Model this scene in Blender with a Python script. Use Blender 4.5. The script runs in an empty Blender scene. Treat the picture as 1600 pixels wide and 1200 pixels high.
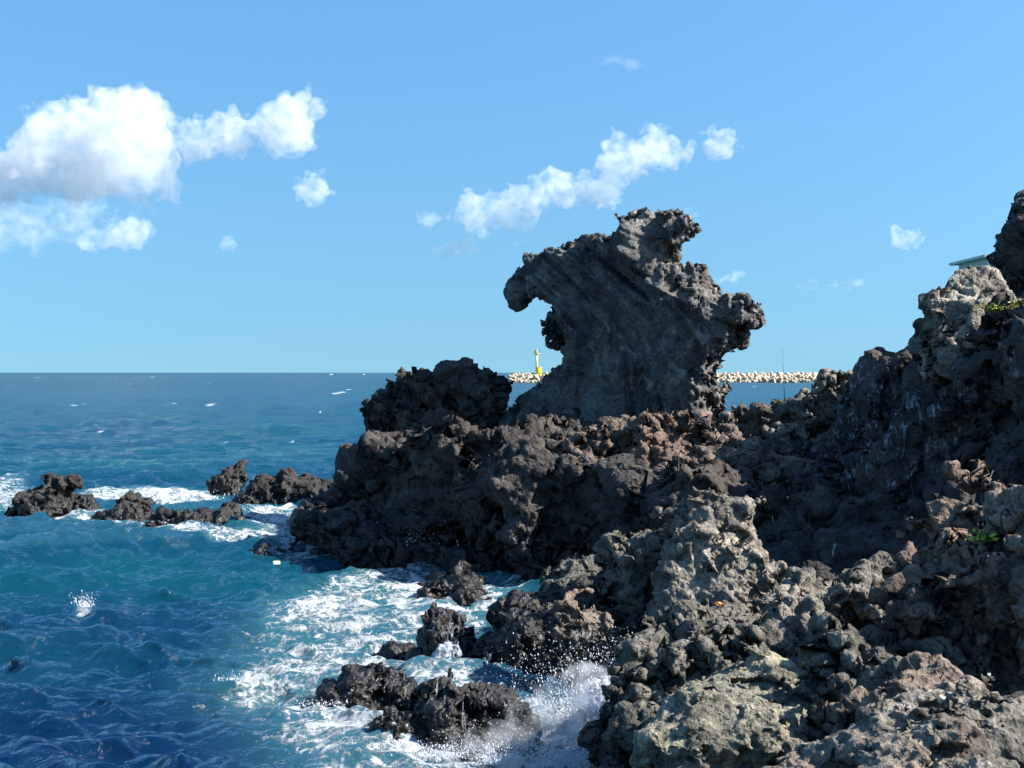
import bpy, math, random, time
import numpy as np
T0 = time.time()
random.seed(4)
RNG = np.random.default_rng(11)
R = math.radians
SC = bpy.context.scene
COL = SC.collection

# ------------------------------------------------------------------ camera, sky, sun, exposure
F = 2000.0          # focal length in pixels of the 1600 wide photograph
HOR = 582.0         # image row of the horizon
CAMZ = 5.0
cd = bpy.data.cameras.new('camera'); cam = bpy.data.objects.new('camera', cd); COL.objects.link(cam)
cam.location = (0, 0, CAMZ); cam.rotation_euler = (R(90), 0, 0)
cd.sensor_width = 36.0; cd.lens = F / 1600 * 36.0; cd.shift_y = -(600 - HOR) / 1600
cd.clip_start = 0.1; cd.clip_end = 80000
SC.camera = cam
LIFT = (0.8, 0.16)
SUN_AZ, SUN_EL = 99.0, 41.0      # azimuth clockwise from the view direction (+Y), elevation
w = bpy.data.worlds.new('World'); SC.world = w; w.use_nodes = True
nt = w.node_tree; nt.nodes.clear()
sky = nt.nodes.new('ShaderNodeTexSky'); sky.sky_type = 'NISHITA'; sky.sun_disc = False
sky.sun_elevation = R(SUN_EL); sky.sun_rotation = R(SUN_AZ); sky.altitude = 0
sky.air_density = 2.0; sky.dust_density = 1.6; sky.ozone_density = 10.0
bg = nt.nodes.new('ShaderNodeBackground'); bg.inputs['Strength'].default_value = 0.06
wo = nt.nodes.new('ShaderNodeOutputWorld')
tcw = nt.nodes.new('ShaderNodeTexCoord'); lift = nt.nodes.new('ShaderNodeVectorMath'); lift.operation = 'MULTIPLY_ADD'
lift.inputs[1].default_value = (1, 1, LIFT[0]); lift.inputs[2].default_value = (0, 0, LIFT[1])     # clear dry air: no bright haze belt at the horizon
nrm = nt.nodes.new('ShaderNodeVectorMath'); nrm.operation = 'NORMALIZE'
nt.links.new(tcw.outputs['Generated'], lift.inputs[0]); nt.links.new(lift.outputs[0], nrm.inputs[0]); nt.links.new(nrm.outputs[0], sky.inputs[0])
wb = nt.nodes.new('ShaderNodeVectorMath'); wb.operation = 'MULTIPLY'; wb.inputs[1].default_value = (0.86, 1.16, 1.33)   # white balance
nt.links.new(sky.outputs[0], wb.inputs[0]); nt.links.new(wb.outputs[0], bg.inputs[0]); nt.links.new(bg.outputs[0], wo.inputs[0])
sd = bpy.data.lights.new('sun', 'SUN'); sd.energy = 5.0; sd.angle = R(0.53); sd.color = (1.0, 0.94, 0.86)
sun = bpy.data.objects.new('sun', sd); COL.objects.link(sun)
sun.rotation_euler = (R(90 - SUN_EL), 0, R(180 - SUN_AZ))
vs = SC.view_settings
vs.view_transform = 'Standard'; vs.look = 'None'; vs.gamma = 1.0; vs.use_curve_mapping = False; vs.exposure = 1.44
cy = SC.cycles
cy.use_denoising = True; cy.adaptive_threshold = 0.03; cy.max_bounces = 5; cy.diffuse_bounces = 2; cy.glossy_bounces = 2
cy.transmission_bounces = 2; cy.transparent_max_bounces = 8; cy.volume_bounces = 4
cy.sample_clamp_direct = 5.0; cy.sample_clamp_indirect = 3.0
cy.caustics_reflective = False; cy.caustics_refractive = False

# ------------------------------------------------------------------ tagging
def tag(o, label=None, cat=None, group=None, kind=None):
    if label: o['label'] = label
    if cat: o['category'] = cat
    if group: o['group'] = group
    if kind: o['kind'] = kind
    return o
def mesh_obj(name, verts, faces, mat=None, parent=None, smooth=True, loc=(0, 0, 0), rotz=0.0):
    me = bpy.data.meshes.new(name)
    v = np.asarray(verts, dtype=np.float32)
    if isinstance(faces, np.ndarray) and faces.ndim == 2:
        n, k = faces.shape
        me.vertices.add(len(v)); me.vertices.foreach_set('co', v.ravel())
        me.loops.add(n * k); me.loops.foreach_set('vertex_index', faces.astype(np.int32).ravel())
        me.polygons.add(n); me.polygons.foreach_set('loop_start', np.arange(0, n * k, k, dtype=np.int32))
        me.update(calc_edges=True)
    else:
        me.from_pydata([tuple(map(float, p)) for p in v], [], [tuple(int(i) for i in f) for f in faces]); me.update()
    if smooth and len(me.polygons):
        me.polygons.foreach_set('use_smooth', np.ones(len(me.polygons), dtype=bool))
    o = bpy.data.objects.new(name, me); COL.objects.link(o)
    o.location = loc; o.rotation_euler = (0, 0, rotz)
    if mat: me.materials.append(mat)
    if parent: o.parent = parent
    return o
def empty(name, loc=(0, 0, 0), rotz=0.0):
    o = bpy.data.objects.new(name, None); COL.objects.link(o)
    o.location = loc; o.rotation_euler = (0, 0, rotz); o.empty_display_size = 0.2
    return o
def P(px, py, D):                       # a point of the place seen at a pixel, D metres out
    return np.array([(px - 800) / F * D, D, CAMZ - (py - HOR) / F * D])
def sea_pt(px, py):                     # the same on the water
    return P(px, py, CAMZ * F / (py - HOR))

# ------------------------------------------------------------------ node helpers
class N:
    def __init__(s, name):
        s.m = bpy.data.materials.new(name); s.m.use_nodes = True
        s.t = s.m.node_tree; s.t.nodes.clear(); s.out = s.t.nodes.new('ShaderNodeOutputMaterial')
    def n(s, typ, props=None, **ins):
        x = s.t.nodes.new(typ)
        for k, v in (props or {}).items(): setattr(x, k, v)
        for k, v in ins.items():
            k = int(k[1:]) if k[0] == '_' and k[1:].isdigit() else k.replace('_', ' ')
            s.set(x.inputs[k], v)
        return x
    def set(s, sock, v):
        if isinstance(v, bpy.types.NodeSocket): s.t.links.new(v, sock)
        elif isinstance(v, bpy.types.Node): s.t.links.new(v.outputs[0], sock)
        else:
            if sock.type == 'RGBA' and len(v) == 3: v = (*v, 1)
            sock.default_value = v
    def math(s, op, a, b=0.0, clamp=False):
        return s.n('ShaderNodeMath', {'operation': op, 'use_clamp': clamp}, _0=a, _1=b).outputs[0]
    def noise(s, vec, scale, detail=4.0, rough=0.55, dist=0.0):
        return s.n('ShaderNodeTexNoise', Vector=vec, Scale=scale, Detail=detail, Roughness=rough, Distortion=dist).outputs[0]
    def ramp(s, f, lo, hi, a=0.0, b=1.0):
        return s.n('ShaderNodeMapRange', {'interpolation_type': 'SMOOTHSTEP'}, _0=f, _1=lo, _2=hi, _3=a, _4=b).outputs[0]
    def mix(s, f, a, b):
        x = s.n('ShaderNodeMix', {'data_type': 'RGBA'}); s.set(x.inputs[0], f); s.set(x.inputs[6], a); s.set(x.inputs[7], b)
        return x.outputs[2]
    def scalev(s, v, sc):
        return s.n('ShaderNodeVectorMath', {'operation': 'MULTIPLY'}, _0=v, _1=sc).outputs[0]
    def done(s, shader, vol=None):
        if shader is not None: s.t.links.new(shader.outputs[0], s.out.inputs['Surface'])
        if vol is not None: s.t.links.new(vol.outputs[0], s.out.inputs['Volume'])
        return s.m
def plain(name, col, rough=0.7, spec=0.3, var=0.25, scale=6.0):
    s = N(name); tc = s.n('ShaderNodeTexCoord').outputs['Object']
    f = s.noise(tc, scale, 5)
    c = s.mix(f, tuple(x * (1 - var) for x in col), tuple(min(1, x * (1 + var)) for x in col))
    return s.done(s.n('ShaderNodeBsdfPrincipled', Base_Color=c, Roughness=rough, Specular_IOR_Level=spec))

def rock_mat(name, dark, light, red=None, redlo=0.55, pale=None, palelo=0.62, wet=0.9, fine=22.0, bump=1.0, streak=None, gr=0.45):
    s = N(name); tc = s.n('ShaderNodeTexCoord').outputs['Object']; pos = s.n('ShaderNodeNewGeometry').outputs['Position']
    inf = s.n('ShaderNodeObjectInfo').outputs['Random']
    vec = s.n('ShaderNodeVectorMath', {'operation': 'ADD'}, _0=tc, _1=s.n('ShaderNodeCombineXYZ', _0=s.math('MULTIPLY', inf, 37.0), _1=s.math('MULTIPLY', inf, 11.0))).outputs[0]
    big = s.noise(vec, 0.7, 4, 0.65, 0.6); mid = s.noise(vec, fine * 0.2, 4, 0.65); fin = s.noise(vec, fine, 3, 0.75)
    f = s.ramp(s.math('ADD', s.math('MULTIPLY', big, 0.55), s.math('MULTIPLY', mid, 0.45)), 0.36, 0.64)
    c = s.mix(f, dark, light)
    if red:
        rn = s.noise(s.scalev(vec, (1, 1, 1.4)), 0.45, 3, 0.6, 0.8)
        c = s.mix(s.math('MULTIPLY', s.ramp(rn, redlo - 0.12, redlo + 0.12), 0.65), c, red)
    if pale:
        pn = s.noise(s.scalev(vec, (1.3, 1.3, 0.7)), 0.9, 6, 0.72, 1.2)
        c = s.mix(s.ramp(pn, palelo - 0.05, palelo + 0.1, 0, 0.85), c, pale)
    if streak:                                     # dried salt and droppings running down the face
        sn = s.noise(s.scalev(vec, (2.2, 2.2, 0.8)), 1.6, 6, 0.72, 2.0)
        reg = s.ramp(s.noise(vec, 0.4, 2, 0.5), 0.46, 0.56)
        c = s.mix(s.math('MULTIPLY', s.ramp(sn, 0.52, 0.70), reg), c, streak)
    grain = s.ramp(fin, 0.28, 0.72, 1 - gr, 1 + gr)
    c = s.n('ShaderNodeMix', {'data_type': 'RGBA', 'blend_type': 'MULTIPLY'}, _0=1.0, _6=c, _7=s.n('ShaderNodeCombineColor', _0=grain, _1=grain, _2=grain)).outputs[2]
    sep = s.n('ShaderNodeSeparateXYZ', _0=pos)
    wt = s.ramp(s.math('ADD', sep.outputs[2], s.math('MULTIPLY', s.math('SUBTRACT', mid, 0.5), 1.2)), wet - 0.35, wet + 0.35, 1.0, 0.0)
    wv = s.n('ShaderNodeMapRange', _0=wt, _3=1.0, _4=0.38).outputs[0]
    c = s.n('ShaderNodeMix', {'data_type': 'RGBA', 'blend_type': 'MULTIPLY'}, _0=1.0, _6=c, _7=s.n('ShaderNodeCombineColor', _0=wv, _1=wv, _2=wv)).outputs[2]
    rough = s.n('ShaderNodeMapRange', _0=wt, _3=0.92, _4=0.36).outputs[0]
    vo = s.n('ShaderNodeTexVoronoi', {'feature': 'F1'}, Vector=vec, Scale=fine * 0.7).outputs['Distance']
    pore = s.ramp(s.n('ShaderNodeTexVoronoi', {'feature': 'F1'}, Vector=vec, Scale=fine * 0.3, Randomness=1.0).outputs['Distance'], 0.12, 0.34, -1.1, 0.0)
    h = s.math('MULTIPLY', s.math('ADD', s.math('ADD', pore, s.math('MULTIPLY', fin, 0.55)), s.math('ADD', s.math('MULTIPLY', vo, 0.5), s.math('MULTIPLY', mid, 2.2))), bump * 0.8 / fine)
    b = s.n('ShaderNodeBump', Strength=1.0, Distance=1.0, Height=h)
    return s.done(s.n('ShaderNodeBsdfPrincipled', Base_Color=c, Roughness=rough, Specular_IOR_Level=0.35, Normal=b))

# ------------------------------------------------------------------ implicit rock engine
def bsp(n, vox, wl, rng_off):
    """interpolation matrix (n points, lattice) of cubic B-splines for wavelength wl"""
    x = np.arange(n) * vox / wl + rng_off
    i = np.floor(x).astype(int); t = x - i
    L = i.max() + 4
    M = np.zeros((n, L), np.float32); r = np.arange(n)
    M[r, i] = (1 - t) ** 3 / 6; M[r, i + 1] = (3 * t ** 3 - 6 * t ** 2 + 4) / 6
    M[r, i + 2] = (-3 * t ** 3 + 3 * t ** 2 + 3 * t + 1) / 6; M[r, i + 3] = t ** 3 / 6
    return M
def gnoise(shape, vox, wl, rng):
    """smooth random field on a regular grid, about unit variance"""
    wl = np.broadcast_to(np.asarray(wl, float), (3,))
    Ms = [bsp(shape[a], vox, wl[a] * 0.5, rng.random()) for a in range(3)]
    Lt = rng.standard_normal([m.shape[1] for m in Ms]).astype(np.float32)
    A = np.tensordot(Lt, Ms[2].T, (2, 0))                                   # L0 L1 n2
    A = np.tensordot(Ms[1], A, (1, 1)).transpose(1, 0, 2)                   # L0 n1 n2
    A = (Ms[0] @ np.ascontiguousarray(A).reshape(A.shape[0], -1)).reshape(shape)
    return A * np.float32(1 / 0.33)
def poly_sd(poly, U, Z):
    """signed distance to polygon, positive inside"""
    p = np.asarray(poly, float); q = np.roll(p, -1, 0)
    d2 = np.full(U.shape, 1e9); ins = np.zeros(U.shape, bool)
    for (ax, az), (bx, bz) in zip(p, q):
        ex, ez = bx - ax, bz - az; l2 = ex * ex + ez * ez + 1e-12
        t = np.clip(((U - ax) * ex + (Z - az) * ez) / l2, 0, 1)
        d2 = np.minimum(d2, (U - ax - t * ex) ** 2 + (Z - az - t * ez) ** 2)
        c = ((az > Z) != (bz > Z))
        if abs(ez) > 1e-12: ins ^= c & (U < ax + (Z - az) / ez * ex)
    d = np.sqrt(d2)
    return np.where(ins, d, -d)
def sstep(a, b, x):
    t = np.clip((x - a) / (b - a), 0, 1); return t * t * (3 - 2 * t)
def surface_nets(f, vox, org):
    n0, n1, n2 = f.shape
    s = f < 0
    c = np.zeros((n0 - 1, n1 - 1, n2 - 1), np.uint8)
    for a in (0, 1):
        for b in (0, 1):
            for d in (0, 1):
                c += s[a:n0 - 1 + a, b:n1 - 1 + b, d:n2 - 1 + d]
    act = np.argwhere((c > 0) & (c < 8)); I, J, K = act.T
    idx = np.full(c.shape, -1, np.int32); idx[I, J, K] = np.arange(len(I))
    cor = np.array([(a, b, d) for a in (0, 1) for b in (0, 1) for d in (0, 1)])
    val = [f[I + a, J + b, K + d] for a, b, d in cor]
    pos = np.zeros((len(I), 3), np.float32); cnt = np.zeros(len(I), np.float32)
    for e0 in range(8):
        for ax in range(3):
            if cor[e0][ax]: continue
            e1 = e0 + (4, 2, 1)[ax]
            v0, v1 = val[e0], val[e1]; m = (v0 < 0) != (v1 < 0)
            t = np.where(m, v0 / np.where(m, v0 - v1, 1), 0)
            for k in range(3):
                pos[:, k] += np.where(m, cor[e0][k] + (t if k == ax else 0), 0)
            cnt += m
    pos /= cnt[:, None]
    verts = (act + pos) * vox + org
    quads = []
    for ax in range(3):
        sl0 = [slice(1, -1)] * 3; sl1 = [slice(1, -1)] * 3
        sl0[ax] = slice(0, -1); sl1[ax] = slice(1, None)
        a, b = s[tuple(sl0)], s[tuple(sl1)]
        e = np.argwhere(a != b)
        if not len(e): continue
        fl = a[e[:, 0], e[:, 1], e[:, 2]]
        off = np.ones(3, int); off[ax] = 0; e = e + off
        u, v = (ax + 1) % 3, (ax + 2) % 3
        du = np.zeros(3, int); du[u] = 1; dv = np.zeros(3, int); dv[v] = 1
        g = lambda q: idx[q[:, 0], q[:, 1], q[:, 2]]
        q = np.stack([g(e - du - dv), g(e - dv), g(e), g(e - du)], 1)
        q[~fl] = q[~fl][:, ::-1]
        quads.append(q)
    q = np.concatenate(quads); q = q[(q >= 0).all(1)]
    return verts, q

def pnoise(p, seed):
    """gradient-free value noise at points, about -1..1"""
    p = p + np.float32(1000.5); i = np.floor(p).astype(np.int64); t = (p - i).astype(np.float32); t = t * t * (3 - 2 * t)
    def h(a, b, c):
        k = (a * 73856093) ^ (b * 19349663) ^ (c * 83492791) ^ (seed * 2654435761)
        k = (k ^ (k >> 13)) * 1274126177; k ^= k >> 16
        return (k & 0xffff).astype(np.float32) * np.float32(2 / 65535) - 1
    r = 0
    for a in (0, 1):
        wa = t[:, 0] if a else 1 - t[:, 0]
        for b in (0, 1):
            wb_ = wa * (t[:, 1] if b else 1 - t[:, 1])
            for c in (0, 1):
                r = r + wb_ * (t[:, 2] if c else 1 - t[:, 2]) * h(i[:, 0] + a, i[:, 1] + b, i[:, 2] + c)
    return r
def wfacet(p, cs, seed, crack=0.0, cw=0.1):
    """piecewise tilted planes over jittered cells: displacement in metres"""
    q = (p / cs + 500.0).astype(np.float32); i = np.floor(q).astype(np.int64)
    best = np.full(len(q), 1e9, np.float32); sec = best.copy(); val = np.zeros(len(q), np.float32)
    for a in (-1, 0, 1):
        for b in (-1, 0, 1):
            for c in (-1, 0, 1):
                x, y, z = i[:, 0] + a, i[:, 1] + b, i[:, 2] + c
                k = (x * 73856093) ^ (y * 19349663) ^ (z * 83492791) ^ (seed * 40503)
                k = (k ^ (k >> 13)) * 1274126177; k ^= k >> 16; k2 = k * 668265263; k2 ^= k2 >> 15
                g = lambda h, sft: ((h >> sft) & 1023).astype(np.float32) / 1023
                ox = q[:, 0] - x - g(k, 0); oy = q[:, 1] - y - g(k, 10); oz = q[:, 2] - z - g(k, 20)
                d = ox * ox + oy * oy + oz * oz; m = d < best
                v = (g(k2, 0) - .5) * 2 * ox + (g(k2, 10) - .5) * 2 * oy + (g(k2, 20) - .5) * 2 * oz + (g(k2, 5) - .6) * .35
                sec = np.where(m, best, np.minimum(sec, d)); best = np.where(m, d, best); val = np.where(m, v, val)
    if crack: val = val - crack * np.exp(-(np.sqrt(sec) - np.sqrt(best)) / cw)       # open joints between the blocks
    return val * cs
def vnormals(V, Q):
    n = np.cross(V[Q[:, 2]] - V[Q[:, 0]], V[Q[:, 3]] - V[Q[:, 1]])
    N_ = np.zeros_like(V)
    for k in range(4):
        for a in range(3): N_[:, a] += np.bincount(Q[:, k], n[:, a], len(V))
    return N_ / (np.linalg.norm(N_, axis=1, keepdims=True) + 1e-9)
NT = [0]; DBG = 0
def rock(name, mat, frame, slabs, vox=0.07, amp=1.0, seed=1, wl=(2.2, 0.95, 0.45, 0.22), am=(0.17, 0.11, 0.055, 0.03),
         pits=(0.55, 0.42, 0.2), label=None, cat='rock', group=None, kind=None, smoothmin=0.15, zbot=-0.8, aniso=(1, 1, 1),
         interior=None, pad=None, billow=False, carve=(), fine=0.6, flow=0.0, erode=0.6, facet=0.7):
    """frame: ((px, D), (px, D)) the vertical plane the rock lies along.  slabs: dicts with a silhouette in that plane
    (top polyline closed down to zbot, or a closed polygon), front / back thickness, lean back, turn."""
    rng = np.random.default_rng(seed)
    if not billow: am = (am[0], am[1] * 0.75, am[2] * 0.55, am[3] * 0.5)
    (p0, D0), (p1, D1) = frame
    A = P(p0, HOR, D0)[:2]; B = P(p1, HOR, D1)[:2]
    th = math.atan2(B[1] - A[1], B[0] - A[0]); cu = np.array([math.cos(th), math.sin(th)]); cn = np.array([-math.sin(th), math.cos(th)])
    O = np.array([A[0], A[1]])
    def ray(px, py, off, lean, turn, u0, z0):
        d = np.array([(px - 800) / F, 1.0, -(py - HOR) / F]); C = np.array([0, 0, CAMZ])
        du, dn, dz = d[:2] @ cu, d[:2] @ cn, d[2]; Cu, Cn = (C[:2] - O) @ cu, (C[:2] - O) @ cn
        # Cn + t dn = off + lean (Cz + t dz - z0) + turn (Cu + t du - u0)
        t = (off + lean * (C[2] - z0) + turn * (Cu - u0) - Cn) / (dn - lean * dz - turn * du)
        return Cu + t * du, C[2] + t * dz
    S = []
    for sl in list(slabs) + [dict(c, carve=True) for c in carve]:
        off, lean, turn = sl.get('off', 0.0), sl.get('lean', 0.0), sl.get('turn', 0.0)
        pts = sl.get('top') or sl['poly']
        m = np.mean(np.array(pts, float), 0)
        u0, z0 = ray(m[0], m[1], off, 0, 0, 0, 0)
        q = [ray(a, b, off, lean, turn, u0, z0) for a, b in pts]
        if 'top' in sl: q = [(q[0][0], zbot - 1)] + q + [(q[-1][0], zbot - 1)]
        S.append((sl, q, u0, z0, off, lean, turn))
    allq = np.array([p for s in S if not s[0].get('carve') for p in s[1]])
    m = pad if pad is not None else 0.45 * amp + 0.15
    lo = np.array([allq[:, 0].min() - m, 1e9, zbot]); hi = np.array([allq[:, 0].max() + m, -1e9, allq[:, 1].max() + m])
    for sl, q, u0, z0, off, lean, turn in S:
        if sl.get('carve'): continue
        qa = np.array(q); zz = np.clip(qa[:, 1], zbot, None)
        c = off + lean * (zz - z0) + turn * (qa[:, 0] - u0)
        lo[1] = min(lo[1], c.min() - sl.get('tf', 1) - m); hi[1] = max(hi[1], c.max() + sl.get('tb', 1) + m)
    sh = tuple(int(math.ceil((hi[k] - lo[k]) / vox)) + 1 for k in range(3))
    u = lo[0] + np.arange(sh[0]) * vox; n = (lo[1] + np.arange(sh[1]) * vox).astype(np.float32); z = lo[2] + np.arange(sh[2]) * vox
    U, Z = np.meshgrid(u, z, indexing='ij')
    f = None; am2 = np.ones(U.shape, np.float32)
    for sl, q, u0, z0, off, lean, turn in S:
        d2 = poly_sd(q, U, Z)
        wd = sl.get('w', 0.8)
        bl = sl.get('blunt', 0.35); pr = bl + (1 - bl) * np.sqrt(np.clip(1 - (1 - np.clip(d2 / wd, 0, 1)) ** 2, 0, 1))
        hf = (sl.get('tf', 1) * pr).astype(np.float32); hb = (sl.get('tb', 1) * pr).astype(np.float32)
        c = (off + lean * (Z - z0) + turn * (U - u0)).astype(np.float32)
        nn = n[None, :, None] - c[:, None, :]
        g = np.maximum(-nn - hf[:, None, :], nn - hb[:, None, :]) * np.float32(0.75)
        g = np.maximum(g, -d2.astype(np.float32)[:, None, :])
        if sl.get('carve'):
            f = np.maximum(f, -g); continue
        if sl.get('calm'):
            am2 = np.where(d2 > 0, 1 - (1 - sl['calm']) * sstep(0.05, sl.get('calmw', 0.6), d2), am2).astype(np.float32)
        if f is None: f = g
        else:
            k = smoothmin; hh = np.clip(0.5 + 0.5 * (f - g) / k, 0, 1); f = f * (1 - hh) + g * hh - k * hh * (1 - hh)
    ani = np.asarray(aniso, float)
    M = am2[:, None, :]
    f += amp * (0.5 + 0.5 * M) * am[0] * gnoise(sh, vox, wl[0] * ani, rng)
    f += amp * (0.25 + 0.75 * M) * am[1] * gnoise(sh, vox, wl[1] * ani, rng)
    if billow:
        f += np.float32(amp * (0.2 * am[0] + 0.2 * am[1] + 0.5 * am[2] + 0.5 * am[3]))
        f -= amp * am[2] * (np.abs(gnoise(sh, vox, wl[2], rng)) * 1.5 - 1)
        f -= amp * am[3] * (np.abs(gnoise(sh, vox, wl[3], rng)) * 1.5 - 1)
    else:
        f += amp * (0.12 + 0.88 * M) * am[2] * (np.abs(gnoise(sh, vox, wl[2] * ani, rng)) * 1.6 - 1.1)
        if wl[3] > 2.2 * vox: f += amp * M * am[3] * (np.abs(gnoise(sh, vox, wl[3], rng)) * 1.5 - 1.0)
        f += erode * amp * (np.float32(0.5 * (am[2] * 1.1 + am[3])) + np.float32(0.7 * (am[0] + am[1])) * (0.4 + 0.6 * M))
        if flow:                                  # long swept ridges on the smooth faces
            g = gnoise((sh[0] + sh[2], sh[1], sh[2]), vox, (0.36, 1.4, 3.0), rng)
            zz = np.arange(sh[2]) / sh[2]; shf = (sh[2] * (0.62 * zz ** 2 + 0.05 * np.sin(zz * 9))).astype(int); shf -= shf.min()
            g = np.stack([g[k0:k0 + sh[0], :, k] for k, k0 in enumerate(shf)], 2)
            f += (1 - M) * np.float32(flow) * (np.abs(g) * 1.5 - 1.0)
            g = gnoise((sh[0] + sh[2], sh[1], sh[2]), vox, (0.2, 0.8, 1.1), rng)
            g = np.stack([g[k0:k0 + sh[0], :, k] for k, k0 in enumerate(shf)], 2)
            f += (1 - M) * np.float32(flow * 0.4) * g
            g = gnoise((sh[0] + sh[2], sh[1], sh[2]), vox, (1.1, 1.5, 1.8), rng)
            g = np.stack([g[k0:k0 + sh[0], :, k] for k, k0 in enumerate(shf)], 2)
            f += (1 - M) * np.float32(flow * 0.7) * (np.abs(g) * 1.4 - 0.9)
        pw, pth, pd = pits
        pw, pth, pd = pits
        if pd > 0:                                # eroded hollows with sharp rims
            g = gnoise(sh, vox, pw * ani, rng); g -= pth * 2.2 + (1 - M) * 2
            f = np.maximum(f, np.minimum(g * np.float32(0.8 * pw), f + np.float32(pd)))
            g = gnoise(sh, vox, pw * 0.45 * ani, rng); g -= pth * 2.4 + (1 - M) * 2
            f = np.maximum(f, np.minimum(g * np.float32(0.5 * pw), f + np.float32(pd * 0.5)))
    for k in range(3):                            # close the mesh at the borders of its grid
        sl = [slice(None)] * 3
        sl[k] = 0; f[tuple(sl)] = 1; sl[k] = -1; f[tuple(sl)] = 1
    V, Q = surface_nets(f, vox, lo)
    # drop small floating crumbs
    V, Q = keep_large(V, Q)
    if not billow and fine > 0:
        iu = np.clip(((V[:, 0] - lo[0]) / vox).astype(int), 0, sh[0] - 1); iz = np.clip(((V[:, 2] - lo[2]) / vox).astype(int), 0, sh[2] - 1)
        mv = 0.12 + 0.88 * am2[iu, iz]
        d = np.abs(pnoise(V / (2.3 * vox), seed)) * -1.7 + 0.5 + 0.9 * pnoise(V / (1.25 * vox), seed + 1) + 1.3 * (0.35 - np.abs(pnoise(V / (5 * vox), seed + 2)))
        d = d * fine * vox
        if facet > 0:                             # broken, angular faces
            for cs, a, ck in ((wl[0] * 0.7, 0.45, 0.15), (wl[1] * 0.65, 0.36, 0.15), (wl[2] * 0.6, 0.30, 0.0)):
                d = d + facet * a * wfacet(V + 0.3 * cs * np.stack([pnoise(V / cs, seed + 5), pnoise(V / cs, seed + 6), pnoise(V / cs, seed + 7)], 1), cs, seed + 3, ck, max(0.07, 0.9 * vox / cs)) * min(1.0, amp + .3)
        V = V + vnormals(V, Q) * (mv * d)[:, None]
    Q = coarse_backs(V, Q, vox * 3.2, np.array([-O @ cu, -O @ cn, CAMZ]), zbot) if not billow else Q
    V, Q = compact(V, Q)
    o = mesh_obj(name, V, Q, mat, loc=(O[0], O[1], 0), rotz=th)
    nt_ = len(Q) * (Q.shape[1] - 2); NT[0] += nt_
    if DBG: print('ROCK', name, nt_ // 1000, 'k', sh)
    return tag(o, label, cat if kind != 'structure' else None, group, kind)
def compact(V, Q):
    used = np.zeros(len(V), bool); used[Q.ravel()] = True
    return V[used], (np.cumsum(used) - 1)[Q]
def coarse_backs(V, Q, cell, eye, zbot):
    """cluster the vertices of surfaces turned away from the shore path: coarser triangles there"""
    nrm = vnormals(V, Q); d = V - eye; d /= np.linalg.norm(d, axis=1, keepdims=True)
    away = ((nrm * d).sum(1) > 0.35) | (V[:, 2] < zbot + 0.25)
    key = np.floor(V / cell).astype(np.int64); key -= key.min(0); k = (key[:, 0] * 4096 + key[:, 1]) * 4096 + key[:, 2]
    rep = np.arange(len(V))
    ia = np.nonzero(away)[0]
    u, first, inv = np.unique(k[ia], return_index=True, return_inverse=True)
    rep[ia] = ia[first][inv]
    T = rep[np.concatenate([Q[:, [0, 1, 2]], Q[:, [0, 2, 3]]])]
    return T[(T[:, 0] != T[:, 1]) & (T[:, 1] != T[:, 2]) & (T[:, 0] != T[:, 2])]
def keep_large(V, Q, frac=0.02):
    n = len(V); lab = np.arange(n)
    E = np.concatenate([Q[:, [0, 1]], Q[:, [1, 2]], Q[:, [2, 3]]])
    for _ in range(400):
        m = np.minimum(lab[E[:, 0]], lab[E[:, 1]]); old = lab.copy()
        np.minimum.at(lab, E[:, 0], m); np.minimum.at(lab, E[:, 1], m)
        lab = lab[lab]; lab = lab[lab]
        if (lab == old).all(): break
    cnt = np.bincount(lab, minlength=n)
    keep = cnt[lab] > max(30, frac * cnt.max())
    Q = Q[keep[Q[:, 0]]]; new = np.cumsum(keep) - 1
    return V[keep], new[Q]
# ------------------------------------------------------------------ rock materials
M_DRAGON = rock_mat('basalt_grey', (0.028, 0.028, 0.031), (0.12, 0.114, 0.106), red=(0.10, 0.058, 0.042), redlo=0.66, pale=(0.26, 0.24, 0.21), palelo=0.58, wet=0.2, fine=13, bump=0.45)
M_HEAD = rock_mat('basalt_dark', (0.013, 0.012, 0.012), (0.066, 0.056, 0.048), red=(0.066, 0.043, 0.032), redlo=0.6, pale=(0.22, 0.20, 0.18), palelo=0.66, wet=1.3, fine=13, bump=1.0)
M_RED = rock_mat('basalt_reddish', (0.038, 0.029, 0.024), (0.175, 0.138, 0.11), red=(0.115, 0.072, 0.05), redlo=0.56, pale=(0.27, 0.235, 0.195), palelo=0.62, wet=0.9, fine=18, bump=1.0)
M_CLIFF = rock_mat('basalt_salted', (0.016, 0.015, 0.016), (0.06, 0.055, 0.053), red=(0.06, 0.038, 0.032), redlo=0.58, streak=(0.36, 0.37, 0.40), wet=0.5, fine=14, bump=1.0)
M_GREY = rock_mat('basalt_ash', (0.032, 0.029, 0.025), (0.185, 0.168, 0.135), red=(0.14, 0.085, 0.06), redlo=0.6, pale=(0.29, 0.268, 0.225), palelo=0.58, wet=0.6, fine=30, bump=1.1)
M_OLIVE = rock_mat('basalt_olive', (0.055, 0.052, 0.042), (0.17, 0.16, 0.12), pale=(0.28, 0.25, 0.175), palelo=0.54, wet=0.6, fine=34, bump=1.1)
M_HONEY = rock_mat('basalt_charcoal', (0.020, 0.019, 0.016), (0.125, 0.115, 0.093), pale=(0.24, 0.225, 0.185), palelo=0.6, wet=1.0, fine=30, bump=1.1)
M_TAN = rock_mat('basalt_tan', (0.048, 0.042, 0.035), (0.20, 0.176, 0.143), red=(0.18, 0.11, 0.075), redlo=0.6, pale=(0.33, 0.29, 0.235), palelo=0.57, wet=0.6, fine=26, bump=0.9)
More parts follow.
